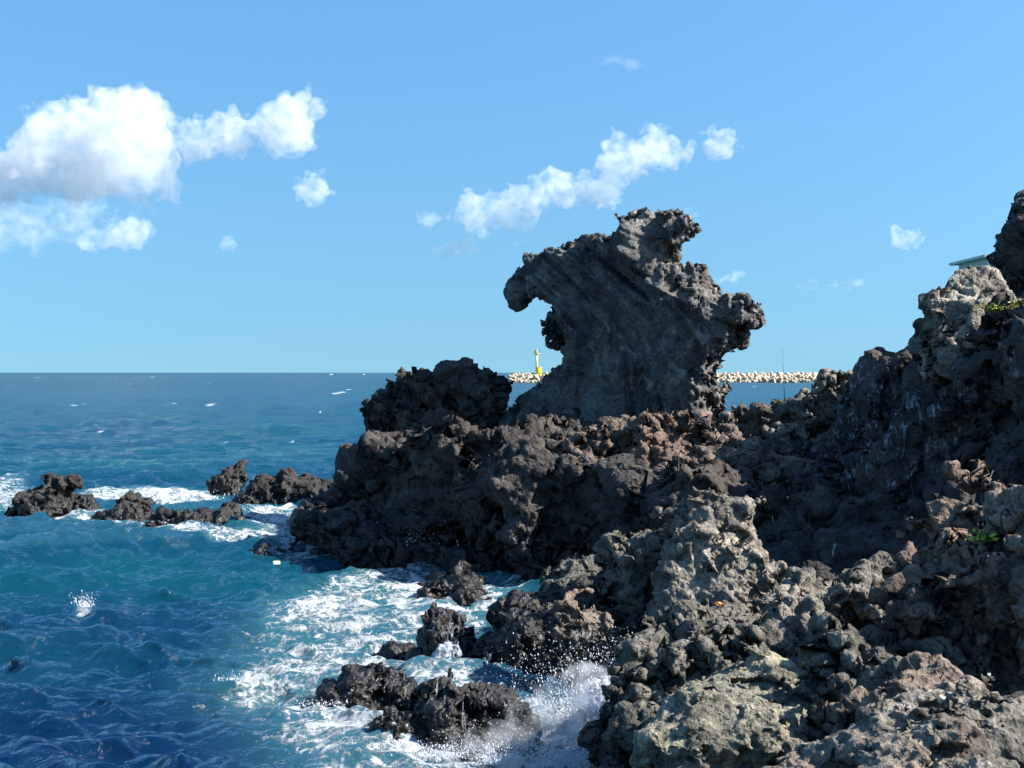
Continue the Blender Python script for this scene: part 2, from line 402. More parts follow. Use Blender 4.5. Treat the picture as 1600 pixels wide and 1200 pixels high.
M_WET = rock_mat('basalt_wet', (0.014, 0.013, 0.012), (0.055, 0.049, 0.043), wet=1.1, fine=22, bump=1.2)
M_SEAROCK = rock_mat('basalt_soaked', (0.010, 0.009, 0.009), (0.040, 0.035, 0.031), wet=0.7, fine=20, bump=1.1)
Q_ = 1.0      # voxel scale

# ------------------------------------------------------------------ headland with the dragon head stack
dragon = [(715,730),(765,664),(790,642),(822,616),(852,590),(863,576),(882,562),(883,547),(886,534),(878,528),(868,541),(853,538),(858,520),(860,502),(862,490),(864,484),(856,476),(842,474),(828,474),(818,478),(812,472),(815,464),(809,456),(811,443),(816,432),(815,422),(829,416),(831,398),(847,398),(870,385),(887,382),(893,375),(907,369),(927,370),(953,365),(970,362),(975,350),(973,335),(990,332),(1003,325),(1023,320),(1037,327),(1057,324),(1063,333),(1067,343),(1082,345),(1083,353),(1073,370),(1067,385),(1050,398),(1042,412),(1055,410),(1067,418),(1065,430),(1072,430),(1073,413),(1087,406),(1092,413),(1092,425),(1110,430),(1112,447),(1118,463),(1137,463),(1160,461),(1177,473),(1172,482),(1185,491),(1173,507),(1152,513),(1155,530),(1153,545),(1137,557),(1122,567),(1118,583),(1130,603),(1130,613),(1122,622),(1120,637),(1103,667),(1093,690),(1090,730)]
rock('dragon_head_rock', M_DRAGON, ((785, 41), (1180, 36)), [
    dict(poly=dragon, tf=1.0, tb=1.3, w=0.9, calm=0.06, calmw=0.75),
    dict(poly=[(968,362),(975,350),(973,335),(990,332),(1003,325),(1023,320),(1057,324),(1067,343),(1083,350),(1070,380),(1045,405),(1040,440),(1000,425),(975,400)], off=-0.3, turn=1.7, tf=0.9, tb=0.8, w=0.7),
    dict(poly=[(1005,440),(1045,415),(1090,408),(1110,430),(1118,463),(1160,461),(1185,491),(1152,515),(1155,540),(1122,567),(1116,590),(1130,610),(1120,640),(1100,690),(1075,680),(1085,620),(1095,560),(1105,520),(1080,490),(1045,475)], off=-0.55, turn=1.5, tf=0.75, tb=1.0, w=0.5),
    ], vox=0.055 * Q_, amp=0.75, seed=21, wl=(1.6, 0.7, 0.4, 0.2), am=(0.05, 0.09, 0.14, 0.11), zbot=1.5, pits=(0.5, 0.34, 0.28), aniso=(1, 1, 1.3),
    fine=0.9, facet=0.45, erode=0.9, flow=0.075, label='tall dragon-head shaped grey lava stack with jutting snout on the headland', cat='rock stack')
rock('block_rock', M_HEAD, ((571, 42.5), (800, 39.2)), [
    dict(top=[(604,668),(598,640),(600,612),(608,604),(612,586),(637,584),(652,577),(675,575),(710,573),(731,571),(754,573),(767,577),(784,586),(790,597),(785,612),(778,632),(768,657),(762,690)], tf=0.6, tb=1.2, w=0.8, blunt=0.6),
    dict(top=[(580,690),(578,657),(573,643),(582,632),(606,624),(640,627),(670,640),(700,655),(710,690)], off=-0.6, tf=0.9, tb=1.0, w=0.6),
    ], vox=0.06 * Q_, seed=5, zbot=1.5, amp=0.55, erode=0.7, am=(0.12, 0.11, 0.08, 0.05), pits=(0.5, 0.4, 0.15), label='squat dark flat-topped lava block left of the dragon-head stack')
rock('headland_cliff', M_HEAD, ((475, 38.6), (1122, 30.3)), [
    dict(top=[(484,850),(486,825),(498,798),(518,775),(543,752),(552,738),(549,708),(552,692),(566,686),(580,677),(600,680),(640,686),(680,680),(720,676),(760,670),(800,668),(850,686),(900,704),(930,712),(960,720),(1000,735),(1060,750),(1120,765),(1200,780),(1290,790)], tf=1.1, tb=7, w=1.3, lean=0.06),
    dict(top=[(505,850),(525,805),(550,790),(600,770),(700,800),(760,830),(860,800),(940,780),(1000,800)], off=-0.8, tf=0.7, tb=2, w=0.9, lean=0.2),
    ], vox=0.085 * Q_, amp=0.9, seed=8, wl=(3.0, 1.3, 0.55, 0.27), am=(0.24, 0.15, 0.06, 0.03), zbot=-0.7, erode=0.35,
    label='long black lava cliff of the headland rising from the foam', cat='cliff')
rock('crest_rock', M_RED, ((860, 35.0), (1200, 31.8)), [
    dict(top=[(840,735),(862,700),(890,676),(930,658),(975,648),(998,637),(1020,640),(1050,648),(1085,657),(1110,668),(1150,682),(1185,692),(1205,716),(1250,732),(1285,745)], tf=0.8, tb=2.5, w=0.8, lean=0.9, turn=0.35),
    ], vox=0.055 * Q_, amp=1.0, seed=14, wl=(1.6, 0.7, 0.35, 0.18), am=(0.18, 0.13, 0.07, 0.04), zbot=2.2, pits=(0.45, 0.28, 0.3),
    label='knobbly reddish brown sunlit lava crest below the dragon-head stack')
rock('crag_rock', M_GREY, ((1110, 36.5), (1345, 34.5)), [
    dict(top=[(1105,720),(1118,672),(1128,656),(1150,646),(1172,640),(1178,650),(1200,634),(1216,636),(1226,622),(1246,616),(1258,624),(1270,612),(1284,590),(1290,576),(1299,570),(1310,582),(1342,580),(1348,600),(1352,700)], tf=1.2, tb=2.0, w=0.8, lean=0.1),
    dict(top=[(1190,730),(1205,690),(1222,660),(1250,655),(1275,665),(1290,640),(1310,625),(1335,620),(1345,720)], off=-1.6, tf=0.8, tb=1.4, w=0.6, lean=0.3),
    ], vox=0.055 * Q_, amp=1.05, seed=31, wl=(1.2, 0.7, 0.36, 0.18), zbot=1.4, pits=(0.5, 0.25, 0.35),
    label='jagged grey lava crags between the stack and the right cliff')
# ------------------------------------------------------------------ right hand cliff
rock('salted_cliff', M_CLIFF, ((1255, 33), (1620, 26.5)), [
    dict(top=[(1246,760),(1252,705),(1262,672),(1290,650),(1312,618),(1340,585),(1360,558),(1375,543),(1400,540),(1415,532),(1432,510),(1450,490),(1470,478),(1500,485),(1540,490),(1580,485),(1620,480),(1760,470)], tf=0.6, tb=5, w=1.2, lean=0.25, blunt=0.55),
    dict(top=[(1480,760),(1500,560),(1520,510),(1550,495),(1600,490),(1760,470)], off=-0.7, tf=0.6, tb=2, w=0.8, lean=0.2),
    dict(top=[(1370,790),(1385,710),(1410,690),(1440,685),(1450,720),(1460,800)], off=-0.9, tf=0.7, tb=1, w=0.4, lean=0.1),
    ], vox=0.08 * Q_, amp=0.9, seed=44, wl=(2.2, 0.9, 0.45, 0.22), zbot=0.6, erode=0.2, pits=(0.6, 0.42, 0.2),
    label='dark shaded lava cliff with whitish salt streaks on the right', cat='cliff')
rock('boulder_rock', M_TAN, ((1450, 29.0), (1580, 27.0)), [
    dict(top=[(1444,540),(1452,490),(1458,468),(1472,448),(1486,430),(1502,421),(1516,426),(1528,450),(1545,466),(1562,462),(1580,466),(1590,540)], tf=0.9, tb=1.2, w=0.7, turn=0.7, lean=0.3),
    ], vox=0.05 * Q_, amp=0.5, erode=0.3, seed=47, wl=(1.6, 0.7, 0.3, 0.16), zbot=4.8, label='pale brown sunlit boulder on the shoulder of the right cliff', cat='boulder')
rock('peak_rock', M_CLIFF, ((1560, 31.5), (1720, 30.5)), [
    dict(top=[(1578,520),(1574,470),(1572,440),(1566,412),(1562,386),(1566,360),(1574,345),(1596,328),(1610,320),(1650,308),(1720,315),(1780,430)], tf=0.9, tb=2.5, w=0.9),
    ], vox=0.06 * Q_, amp=0.9, seed=52, zbot=4.2, label='dark lava peak cut off by the right edge of the picture')
# ------------------------------------------------------------------ shore in front: sloping ground and the rocks on it
def shore():
    vox = 0.085 * Q_
    cp = [(780,1062,20.9),(850,938,28.0),(930,1010,21.5),(1000,905,24),(1100,960,20),(1250,880,24),(1400,880,21),(1250,1000,16),(1300,1065,14),(1450,960,16),(1550,1010,13),(1600,1105,10.5),(1400,1195,9.5),(1250,1195,11),(1110,1195,14),(1010,1185,15),(1000,1110,18),(1250,745,31),(1350,760,29),(1600,900,15),(1600,1010,12)]
    C = np.array([P(*c) for c in cp])
    C = np.vstack([C, [(-3.5,20,-1.2),(-3,27,-1.2),(-2.2,17,-1.0),(0.1,16.6,-0.7),(1.2,15.0,-0.7),(-1.5,14,-1.2),(0.6,12.6,-0.8),(0.9,19.2,-0.6),(0.8,17.6,-0.9),(1.5,17,-0.6),(1.45,15.8,-0.9),(0.3,18.4,-1.0),(9,10,3.0),(9,16,3.6),(9,24,3.2),(9,32,3.2),(7,8,2.2),(4.2,9.6,1.0),(3,8,1.0),(1.2,9.5,-0.3)]])
    lo = np.array([-3.0, 7.6, -0.8]); hi = np.array([8.6, 33.0, 4.4])
    sh = tuple(int((hi[k] - lo[k]) / vox) + 1 for k in range(3))
    x = lo[0] + np.arange(sh[0]) * vox; y = lo[1] + np.arange(sh[1]) * vox; z = (lo[2] + np.arange(sh[2]) * vox).astype(np.float32)
    X, Y = np.meshgrid(x, y, indexing='ij')
    d = (X[..., None] - C[:, 0]) ** 2 + ((Y[..., None] - C[:, 1]) * 0.8) ** 2 + 0.08
    wt = d ** -1.7
    h = ((wt * C[:, 2]).sum(-1) / wt.sum(-1) - 0.6).astype(np.float32)
    f = (z[None, None, :] - h[:, :, None]) * np.float32(0.75)
    rng = np.random.default_rng(77)
    f += 0.16 * gnoise(sh, vox, 1.8, rng); f += 0.13 * gnoise(sh, vox, 0.8, rng)
    f += 0.10 * (np.abs(gnoise(sh, vox, 0.42, rng)) * 1.5 - 1.0)
    for k in range(3):
        sl = [slice(None)] * 3; sl[k] = 0; f[tuple(sl)] = 1; sl[k] = -1; f[tuple(sl)] = 1
    V, Q = keep_large(*surface_nets(f, vox, lo))
    V = V + vnormals(V, Q) * (0.22 * wfacet(V, 0.55, 5) + 0.2 * wfacet(V, 0.22, 6) + 0.5 * vox * pnoise(V / (1.6 * vox), 3))[:, None]
    NT[0] += 2 * len(Q)
    return tag(mesh_obj('rocky_shore', V, Q, M_WET), 'black lava ground between the foreground rocks', None, None, 'structure')
shore()
V4 = 0.036 * Q_
rock('ridge_rock', M_TAN, ((1060, 22), (1210, 21)), [
    dict(top=[(1015,960),(1030,905),(1050,860),(1066,815),(1084,793),(1112,775),(1142,767),(1180,770),(1198,780),(1186,796),(1170,806),(1161,824),(1168,848),(1184,870),(1196,888),(1208,906),(1205,950),(1195,985)], tf=0.6, tb=0.8, w=0.5, lean=0.5, calm=0.5, turn=0.35),
    ], vox=0.04 * Q_, amp=0.6, seed=61, wl=(1.0, 0.5, 0.26, 0.14), zbot=0.6, am=(0.16, 0.11, 0.06, 0.03), erode=0.25, label='smooth tan lava ridge with an overhanging beak beside the dark gully')
rock('hollow_rock', M_HONEY, ((850, 24.5), (1080, 22.5)), [
    dict(top=[(835,960),(850,886),(880,864),(920,870),(950,872),(975,857),(990,838),(1012,822),(1060,820),(1082,834),(1090,960)], tf=0.9, tb=1.2, w=0.6, lean=0.3, turn=-0.2),
    ], vox=0.042 * Q_, amp=0.85, seed=63, wl=(1.2, 0.6, 0.3, 0.15), zbot=0.0, pits=(0.5, 0.25, 0.35), am=(0.18, 0.13, 0.07, 0.04), label='dark pitted lava rock left of the tan ridge')
rock('shoreline_rock', M_WET, ((770, 22.4), (1000, 21.2)), [
    dict(top=[(756,1060),(762,1010),(775,965),(792,935),(808,918),(835,908),(862,930),(885,925),(905,915),(930,935),(945,955),(980,965),(1000,1000),(1010,1070)], tf=0.5, tb=1.4, w=0.6, lean=0.45),
    ], vox=0.04 * Q_, amp=0.9, seed=65, wl=(1.3, 0.6, 0.3, 0.15), zbot=-0.6, label='wet black lava rock at the water edge behind the spray')
rock('knob_rock', M_RED, ((870, 21.0), (945, 20.4)), [
    dict(top=[(868,960),(876,925),(888,914),(905,913),(922,930),(942,952),(946,965)], tf=0.35, tb=0.6, w=0.35, lean=0.4, turn=0.4),
    ], vox=0.03 * Q_, amp=0.45, seed=66, wl=(0.8, 0.4, 0.2, 0.1), zbot=0.4, label='small reddish knob of lava above the water edge')
rock('honeycomb_rock', M_HONEY, ((960, 16.5), (1260, 15.0)), [
    dict(top=[(962,1090),(968,1010),(985,978),(1020,955),(1060,952),(1110,958),(1160,965),(1200,985),(1235,1010),(1262,1050),(1270,1100)], tf=0.9, tb=1.6, w=0.8, lean=0.9, turn=0.15),
    ], vox=V4, amp=0.7, seed=67, wl=(1.1, 0.5, 0.28, 0.15), zbot=-0.3, pits=(0.34, 0.2, 0.3), aniso=(1, 1, 0.75), am=(0.14, 0.09, 0.045, 0.025), label='grey lava rock riddled with honeycomb holes beside the splash', smoothmin=0.05)
rock('slab_rock', M_TAN, ((1165, 15.6), (1255, 15.1)), [
    dict(top=[(1160,1040),(1168,1010),(1178,972),(1205,962),(1232,975),(1245,1000),(1240,1040)], tf=0.35, tb=0.8, w=0.35, lean=0.7, turn=0.3, calm=0.35),
    ], vox=V4, amp=0.45, seed=68, wl=(0.8, 0.4, 0.2, 0.1), zbot=0.6, am=(0.12, 0.09, 0.05, 0.03), label='pale smooth lava slab between the honeycomb rock and the arched rock')
rock('olive_rock', M_OLIVE, ((1030, 14.2), (1285, 13.2)), [
    dict(top=[(1018,1180),(1024,1120),(1045,1078),(1090,1050),(1140,1040),(1180,1045),(1220,1062),(1250,1078),(1282,1085),(1268,1120),(1250,1160),(1225,1190)], tf=0.8, tb=1.4, w=0.8, lean=0.9, turn=0.1, calm=0.6),
    ], vox=0.032 * Q_, amp=0.6, seed=69, wl=(1.0, 0.5, 0.24, 0.12), zbot=-0.3, pits=(0.4, 0.4, 0.15), aniso=(1.5, 1.5, 0.6), am=(0.14, 0.12, 0.06, 0.03), facet=0.3, erode=0.4, label='olive tinted wet layered lava rock at the bottom centre')
rock('ledge_rock', M_WET, ((925, 15.6), (1110, 14.6)), [
    dict(top=[(918,1165),(940,1132),(975,1122),(1010,1125),(1050,1140),(1100,1155),(1200,1190)], tf=0.5, tb=1.0, w=0.5, lean=0.3),
    ], vox=V4, amp=0.6, seed=70, wl=(0.9, 0.5, 0.24, 0.12), zbot=-0.5, label='low black ledge at the foot of the olive rock in the splash')
rock('arched_rock', M_GREY, ((1195, 17.6), (1420, 16.4)), [
    dict(top=[(1190,1030),(1198,950),(1215,915),(1245,903),(1275,912),(1300,905),(1345,885),(1385,905),(1420,950),(1440,1000)], tf=0.8, tb=1.2, w=0.7, lean=0.8, turn=0.25),
    ], carve=[dict(poly=[(1275,1010),(1283,960),(1300,948),(1330,975),(1350,1010)], off=-0.7, tf=1.2, tb=0.9, w=0.2)],
    vox=V4, amp=0.6, seed=71, wl=(1.0, 0.5, 0.26, 0.13), zbot=0.8, am=(0.16, 0.11, 0.06, 0.03), label='brown grey lava hump with a small dark cave in its flank')
rock('gully_rim_rock', M_TAN, ((1280, 20.5), (1450, 18.8)), [
    dict(top=[(1270,930),(1290,905),(1330,890),(1362,885),(1372,872),(1400,868),(1440,870),(1450,930)], tf=0.4, tb=0.6, w=0.35, lean=0.3, turn=0.3),
    ], vox=V4, amp=0.5, seed=72, wl=(0.8, 0.4, 0.22, 0.12), zbot=1.0, pits=(0.4, 0.25, 0.3), label='broken pale rim of lava at the near edge of the dark gully')
rock('bank_rock', M_RED, ((1430, 17.0), (1620, 13.5)), [
    dict(top=[(1405,960),(1425,905),(1448,872),(1470,850),(1480,822),(1496,792),(1516,771),(1540,764),(1600,757),(1700,745),(1800,760)], tf=0.9, tb=2.0, w=0.9, lean=0.75, turn=0.35),
    ], vox=0.042 * Q_, amp=0.85, seed=73, wl=(1.2, 0.55, 0.28, 0.15), zbot=1.0, pits=(0.45, 0.24, 0.3), am=(0.2, 0.14, 0.08, 0.04), label='reddish brown pitted lava bank rising at the right edge')
rock('overhang_rock', M_HONEY, ((1290, 13.8), (1510, 12.6)), [
    dict(top=[(1262,1080),(1285,1035),(1310,1000),(1335,985),(1370,978),(1400,985),(1440,1005),(1480,1020),(1520,1060)], tf=0.6, tb=1.2, w=0.6, lean=0.7, turn=-0.1),
    ], vox=V4, amp=0.65, seed=74, wl=(1.0, 0.5, 0.25, 0.13), zbot=1.0, pits=(0.4, 0.2, 0.3), am=(0.16, 0.11, 0.06, 0.03), label='dark overhanging lava hump below the arched rock')
rock('rust_rock', M_RED, ((1310, 12.2), (1585, 11.0)), [
    dict(top=[(1300,1150),(1325,1110),(1360,1085),(1400,1050),(1430,1032),(1470,1030),(1500,1035),(1535,1040),(1560,1060),(1575,1090),(1582,1150)], tf=0.5, tb=0.9, w=0.55, lean=0.6, turn=0.3),
    ], vox=V4, amp=0.5, seed=75, wl=(0.9, 0.45, 0.22, 0.11), zbot=1.2, am=(0.16, 0.11, 0.06, 0.03), label='rust coloured lava rock behind the rounded grey one')
rock('rounded_rock', M_GREY, ((1215, 11.2), (1610, 9.6)), [
    dict(top=[(1205,1260),(1222,1180),(1255,1148),(1310,1128),(1350,1105),(1400,1090),(1450,1092),(1520,1100),(1570,1120),(1600,1150),(1640,1200),(1660,1280)], tf=0.8, tb=1.0, w=0.8, lean=0.9, turn=0.1, calm=0.75),
    ], vox=0.028 * Q_, amp=0.45, seed=76, wl=(1.0, 0.45, 0.2, 0.1), zbot=1.0, pits=(0.3, 0.3, 0.2), aniso=(1.4, 1.4, 0.7), am=(0.14, 0.11, 0.06, 0.03), facet=0.3, erode=0.4, label='large rounded grey lava rock with holes at the bottom right corner')

# ------------------------------------------------------------------ rocks standing in the sea
def sea_rock(pts, base_py, label, seed, th=0.7, amp=0.6, vox=0.05, mat=None, lean=0.15, dpx=None):
    D = CAMZ * F / (base_py - HOR)
    x0, x1 = pts[0][0], pts[-1][0]
    wm = abs(x1 - x0) / F * D
    t = min(th * wm, 1.6)
    return rock('sea_rock', mat or M_SEAROCK, ((x0, D + t * 0.7), (x1, D + t * 0.7)), [dict(top=pts, tf=t, tb=t * 1.1, w=min(0.45 * wm, 0.7), lean=lean)],
                vox=vox * Q_, amp=amp, seed=seed, wl=(1.1, 0.55, 0.3, 0.16), zbot=-0.6, label=label, group='black rocks standing in the sea', pits=(0.5, 0.35, 0.2), erode=0.1)
sea_rock([(34,812),(38,775),(45,765),(62,760),(60,748),(75,745),(84,757),(95,742),(112,740),(115,758),(105,770),(125,778),(140,795),(144,812)], 811, 'tallest black sea rock far left with two horns on top', 81, amp=0.7, vox=0.06)
sea_rock([(0,812),(14,796),(34,792),(42,810)], 810, 'low black sea rock cut by the left edge beside the horned rock', 82, vox=0.06)
sea_rock([(145,808),(152,796),(165,806)], 808, 'tiny black rock in the gap right of the horned rock', 83, amp=0.35, vox=0.045)
sea_rock([(156,822),(175,796),(205,782),(230,785),(237,803),(238,824)], 822, 'rounded black sea rock with foam at its foot, second from left', 84, vox=0.06)
sea_rock([(230,824),(240,806),(260,802),(280,808),(300,800),(330,803),(350,797),(368,812),(384,805),(402,836)], 834, 'long low black sea rock with a sawtooth crest', 85, vox=0.055, th=0.35)
sea_rock([(333,772),(340,745),(360,735),(375,732),(383,750),(372,772)], 771, 'small upright black sea rock behind the white surf', 86, vox=0.06)
sea_rock([(366,790),(380,760),(400,748),(435,752),(445,736),(453,732),(466,748),(500,750),(530,748),(540,790)], 793, 'broad black sea rock joining the tip of the headland', 87, vox=0.06, th=0.4)
sea_rock([(395,862),(412,853),(440,847),(478,845),(500,862)], 862, 'flat wet rock with a small fall at the foot of the headland', 88, amp=0.35, th=0.3)
sea_rock([(648,928),(665,912),(690,912),(702,928)], 927, 'low domed rock in white foam, left of a larger domed one', 89, amp=0.35, vox=0.04)
sea_rock([(692,942),(715,914),(745,906),(762,920),(792,950)], 944, 'larger domed rock in white foam below the headland', 90, amp=0.4, vox=0.04, th=0.5)
sea_rock([(640,1034),(664,1015),(672,985),(690,968),(715,968),(736,985),(742,1005),(760,1034)], 1026, 'pointed dripping black rock in the foam beside the falls', 91, amp=0.5, vox=0.04, th=0.5)
sea_rock([(735,1050),(742,1012),(765,1000),(800,1000),(820,1050)], 1040, 'wet black rock right of the little falls', 92, amp=0.4, vox=0.04, th=0.5)
sea_rock([(532,1080),(545,1052),(580,1045),(612,1048),(650,1062),(672,1082),(690,1110)], 1098, 'broad wet rock in the surf behind the lowest one', 93, amp=0.4, vox=0.036, th=0.4)
sea_rock([(480,1104),(500,1080),(512,1066),(528,1075),(545,1104)], 1100, 'small pointed wet rock in foam, nearest to the open water', 94, amp=0.3, vox=0.036)
sea_rock([(600,1150),(608,1118),(628,1096),(665,1084),(715,1076),(765,1084),(800,1104),(822,1128),(835,1160)], 1160, 'large wet rock streaming with white water, lowest in the surf', 95, amp=0.45, vox=0.036, th=0.25, lean=0.3)
print('rocks', round(time.time() - T0, 1), 's', NT[0], 'tris')
# ------------------------------------------------------------------ the sea
def wave_tile(n, L, lam_lo, lam_hi, ang, seed, spread=2.0, ex=1.6):
    rng = np.random.default_rng(seed)
    k = np.fft.fftfreq(n, L / n) * 2 * np.pi
    kx, ky = np.meshgrid(k, k, indexing='ij'); kk = np.hypot(kx, ky) + 1e-9
    dirn = np.abs((kx * math.cos(ang) + ky * math.sin(ang)) / kk) ** spread
    lam = 2 * np.pi / kk
    amp = kk ** -ex * (0.12 + dirn) * ((lam > lam_lo) & (lam < lam_hi))
    ph = amp * (rng.standard_normal((n, n)) + 1j * rng.standard_normal((n, n)))
    h = np.fft.ifft2(ph).real; dx = np.fft.ifft2(ph * 1j * kx / kk).real; dy = np.fft.ifft2(ph * 1j * ky / kk).real
    s = h.std()
    return h / s, dx / s, dy / s
def samp(t, x, y, L):
    n = t.shape[0]; u = (x / L * n) % n; v = (y / L * n) % n
    i = u.astype(int); j = v.astype(int); a = u - i; b = v - j; i1 = (i + 1) % n; j1 = (j + 1) % n; i %= n; j %= n
    return t[i, j] * (1 - a) * (1 - b) + t[i1, j] * a * (1 - b) + t[i, j1] * (1 - a) * b + t[i1, j1] * a * b
foam_polys = [
    (0.8, 0.5, [(330,1062),(420,1010),(385,965),(430,930),(540,885),(640,852),(700,852),(760,880),(818,905),(800,930),(765,975),(745,1010),(770,1060),(860,1105),(980,1090),(1000,1240),(560,1240),(470,1200),(400,1120)]),
    (0.7, 1.3, [(300,1060),(400,930),(560,870),(650,845),(730,855),(820,905),(760,1000),(800,1060),(1000,1080),(1010,1240),(440,1240),(380,1160)]),
    (0.9, 0.35, [(560,905),(640,885),(760,895),(800,925),(770,960),(700,965),(600,950),(480,960),(420,980),(440,940)]),
    (0.92, 0.3, [(480,1090),(560,1105),(640,1110),(660,1060),(740,1040),(760,1075),(900,1110),(990,1120),(990,1230),(760,1230),(620,1180),(500,1130)]),
    (0.95, 0.7, [(110,770),(150,755),(250,752),(330,756),(345,790),(420,800),(480,800),(470,845),(420,852),(402,838),(385,805),(300,790),(230,782),(140,785)]),
    (1.0, 0.5, [(215,785),(260,770),(335,765),(345,790),(300,798),(240,795)]),
    (0.8, 0.6, [(-60,750),(30,745),(60,765),(36,790),(-60,800)]),
    (0.9, 0.3, [(-40,806),(34,810),(90,815),(145,806),(165,818),(236,824),(320,838),(402,836),(420,858),(330,850),(230,836),(150,826),(60,820),(-40,818)]),
    (0.8, 0.4, [(400,850),(480,852),(640,846),(700,850),(640,862),(480,868),(410,862)]),
    (0.55, 0.3, [(300,1070),(360,1035),(420,1050),(390,1075)]), (0.6, 0.2, [(470,745),(540,742),(540,752),(470,755)]),
    (0.55, 0.4, [(420,985),(470,970),(520,985),(460,1000)]),
    (1.0, 0.12, [(118,945),(128,930),(140,945),(150,950),(122,952)]),
]
caps = [(29,590.5,9,.9),(124,633,9,1.3),(275,632,7,1.3),(331,632,9,1.2),(222,589,4,.8),(201,600,3,.8),(530,614,8,1.6),(548,609,6,1.2),(560,608,5,1.1),(488,631,5,.8),(155,677,6,1),(4,603,4,1),(458,686,4,1.2),(500,646,3,.8),(333,599,3,.6),(168,702,8,.9),(356,691,6,.9),(1180,604,5,.6),(90,610,4,.6)]
def make_sea():
    py = np.concatenate([np.arange(1720, 1260, -4.0), np.arange(1260, 600, -1.35), np.arange(600, 584, -0.7)])
    Y = np.concatenate([CAMZ * F / (py - HOR), [6200, 8000, 11000, 16000, 24000, 40000]])
    s = np.linspace(-0.62, 0.62, 620)
    YY, SS = np.meshgrid(Y, s, indexing='ij'); X = YY * SS
    def fade(y0, y1): return 1 - sstep(y0, y1, YY)
    Z = np.zeros_like(X); DX = np.zeros_like(X); DY = np.zeros_like(X)
    for n, L, lo, hi, ang, seed, std, f in ((256, 160, 7, 40, R(112), 1, 0.15, fade(1500, 4000)), (512, 61, 1.6, 7, R(100), 2, 0.115, fade(350, 900)), (256, 17, 0.3, 1.6, R(75), 3, 0.056, fade(45, 110))):
        h, dx, dy = wave_tile(n, L, lo, hi, ang, seed)
        Z += std * f * samp(h, X, YY, L); DX += 0.5 * std * f * samp(dx, X, YY, L); DY += 0.5 * std * f * samp(dy, X, YY, L)
    foam = np.zeros_like(X)
    for den, soft, poly in foam_polys:
        q = [sea_pt(a, b)[:2] for a, b in poly]
        d = poly_sd(q, X, YY); foam = np.maximum(foam, den * sstep(-soft * 1.5, soft, d))
    for a, b, rx, ry in caps:
        c = sea_pt(a, b); r0 = rx / F * c[1]; r1 = ry * c[1] ** 2 / (CAMZ * F)
        foam = np.maximum(foam, 1.1 * sstep(1.6, 0.3, np.hypot((X - c[0]) / r0, (YY - c[1]) / r1)))
    foam[YY > 6000] = 0
    # churned water piles up a little
    ch = sstep(0.4, 1.0, foam) * (YY < 60)
    h, dx, dy = wave_tile(256, 9.0, 0.35, 2.2, R(60), 9, 0.3)
    Z += ch * 0.045 * np.abs(samp(h, X, YY, 9.0)); 
    # crests near the shore whiten
    crest = sstep(0.16, 0.30, Z) * (YY < 120) * 0.45
    V = np.stack([X + DX, YY + DY, Z], -1).reshape(-1, 3)
    nr, nc = X.shape
    i = (np.arange(nr - 1)[:, None] * nc + np.arange(nc - 1)[None, :]).ravel()
    Q = np.stack([i, i + 1, i + nc + 1, i + nc], 1)
    xc, yc = X.ravel()[i], YY.ravel()[i]; Q = Q[~((xc > 2.2) & (yc > 9) & (yc < 31) & (xc < 7.5))]       # none under the land
    o = mesh_obj('sea', V, Q, None)
    at = o.data.attributes.new('foam', 'FLOAT', 'POINT'); at.data.foreach_set('value', np.maximum(foam, crest).astype(np.float32).ravel())
    at = o.data.attributes.new('chop', 'FLOAT', 'POINT'); at.data.foreach_set('value', (sstep(20, 500, YY) ** 0.7).astype(np.float32).ravel())
    tag(o, 'blue green choppy sea reaching to the horizon', None, None, 'structure')
    m = N('sea_water'); pos = m.n('ShaderNodeNewGeometry').outputs['Position']
    fo = m.n('ShaderNodeAttribute', {'attribute_name': 'foam'}).outputs['Fac']
    n1 = m.noise(m.scalev(pos, (0.75, 1.3, 1)), 1.5, 7, 0.68, 1.2)
    n2 = m.noise(pos, 5.5, 6, 0.7, 1.6)
    wv = m.n('ShaderNodeVectorMath', {'operation': 'ADD'}, _0=pos, _1=m.scalev(m.n('ShaderNodeTexNoise', Vector=pos, Scale=1.6, Detail=5.0).outputs['Color'], (1.1, 1.1, 0))).outputs[0]
    vo = m.n('ShaderNodeTexVoronoi', {'feature': 'DISTANCE_TO_EDGE'}, Vector=wv, Scale=3.6).outputs['Distance']
    lace = m.ramp(vo, 0.0, 0.16, 1.0, 0.0)
    v = m.math('ADD', m.math('MULTIPLY', n1, 0.66), m.math('ADD', m.math('MULTIPLY', n2, 0.34), m.math('MULTIPLY', lace, 0.06)))
    e = m.math('SUBTRACT', m.math('ADD', v, m.math('MULTIPLY', fo, 0.38)), 0.82)
    fm = m.ramp(e, -0.045, 0.06)
    fm = m.math('MULTIPLY', fm, m.ramp(fo, 0.02, 0.12))
    milk = m.math('MULTIPLY', m.ramp(fo, 0.15, 1.0), 0.6)
    big = m.noise(m.scalev(pos, (0.6, 1, 1)), 0.12, 4, 0.55)
    deep = m.mix(m.ramp(big, 0.35, 0.65), (0.001, 0.033, 0.066), (0.0014, 0.047, 0.067))
    deep = m.mix(m.ramp(m.math('ADD', m.n('ShaderNodeSeparateXYZ', _0=pos).outputs[1], m.math('MULTIPLY', big, 14.0)), 22.0, 42.0), (0.0007, 0.0125, 0.043), deep)      # body colour darker navy close in, teal farther out
    body = m.mix(milk, deep, (0.035, 0.13, 0.15))
    b1 = m.noise(m.scalev(pos, (1, 1.5, 1)), 3.2, 5, 0.6); b2 = m.noise(m.scalev(pos, (1, 1.6, 1)), 0.55, 4, 0.6)
    b3 = m.noise(m.scalev(pos, (1, 1.6, 1)), 0.16, 3, 0.5)
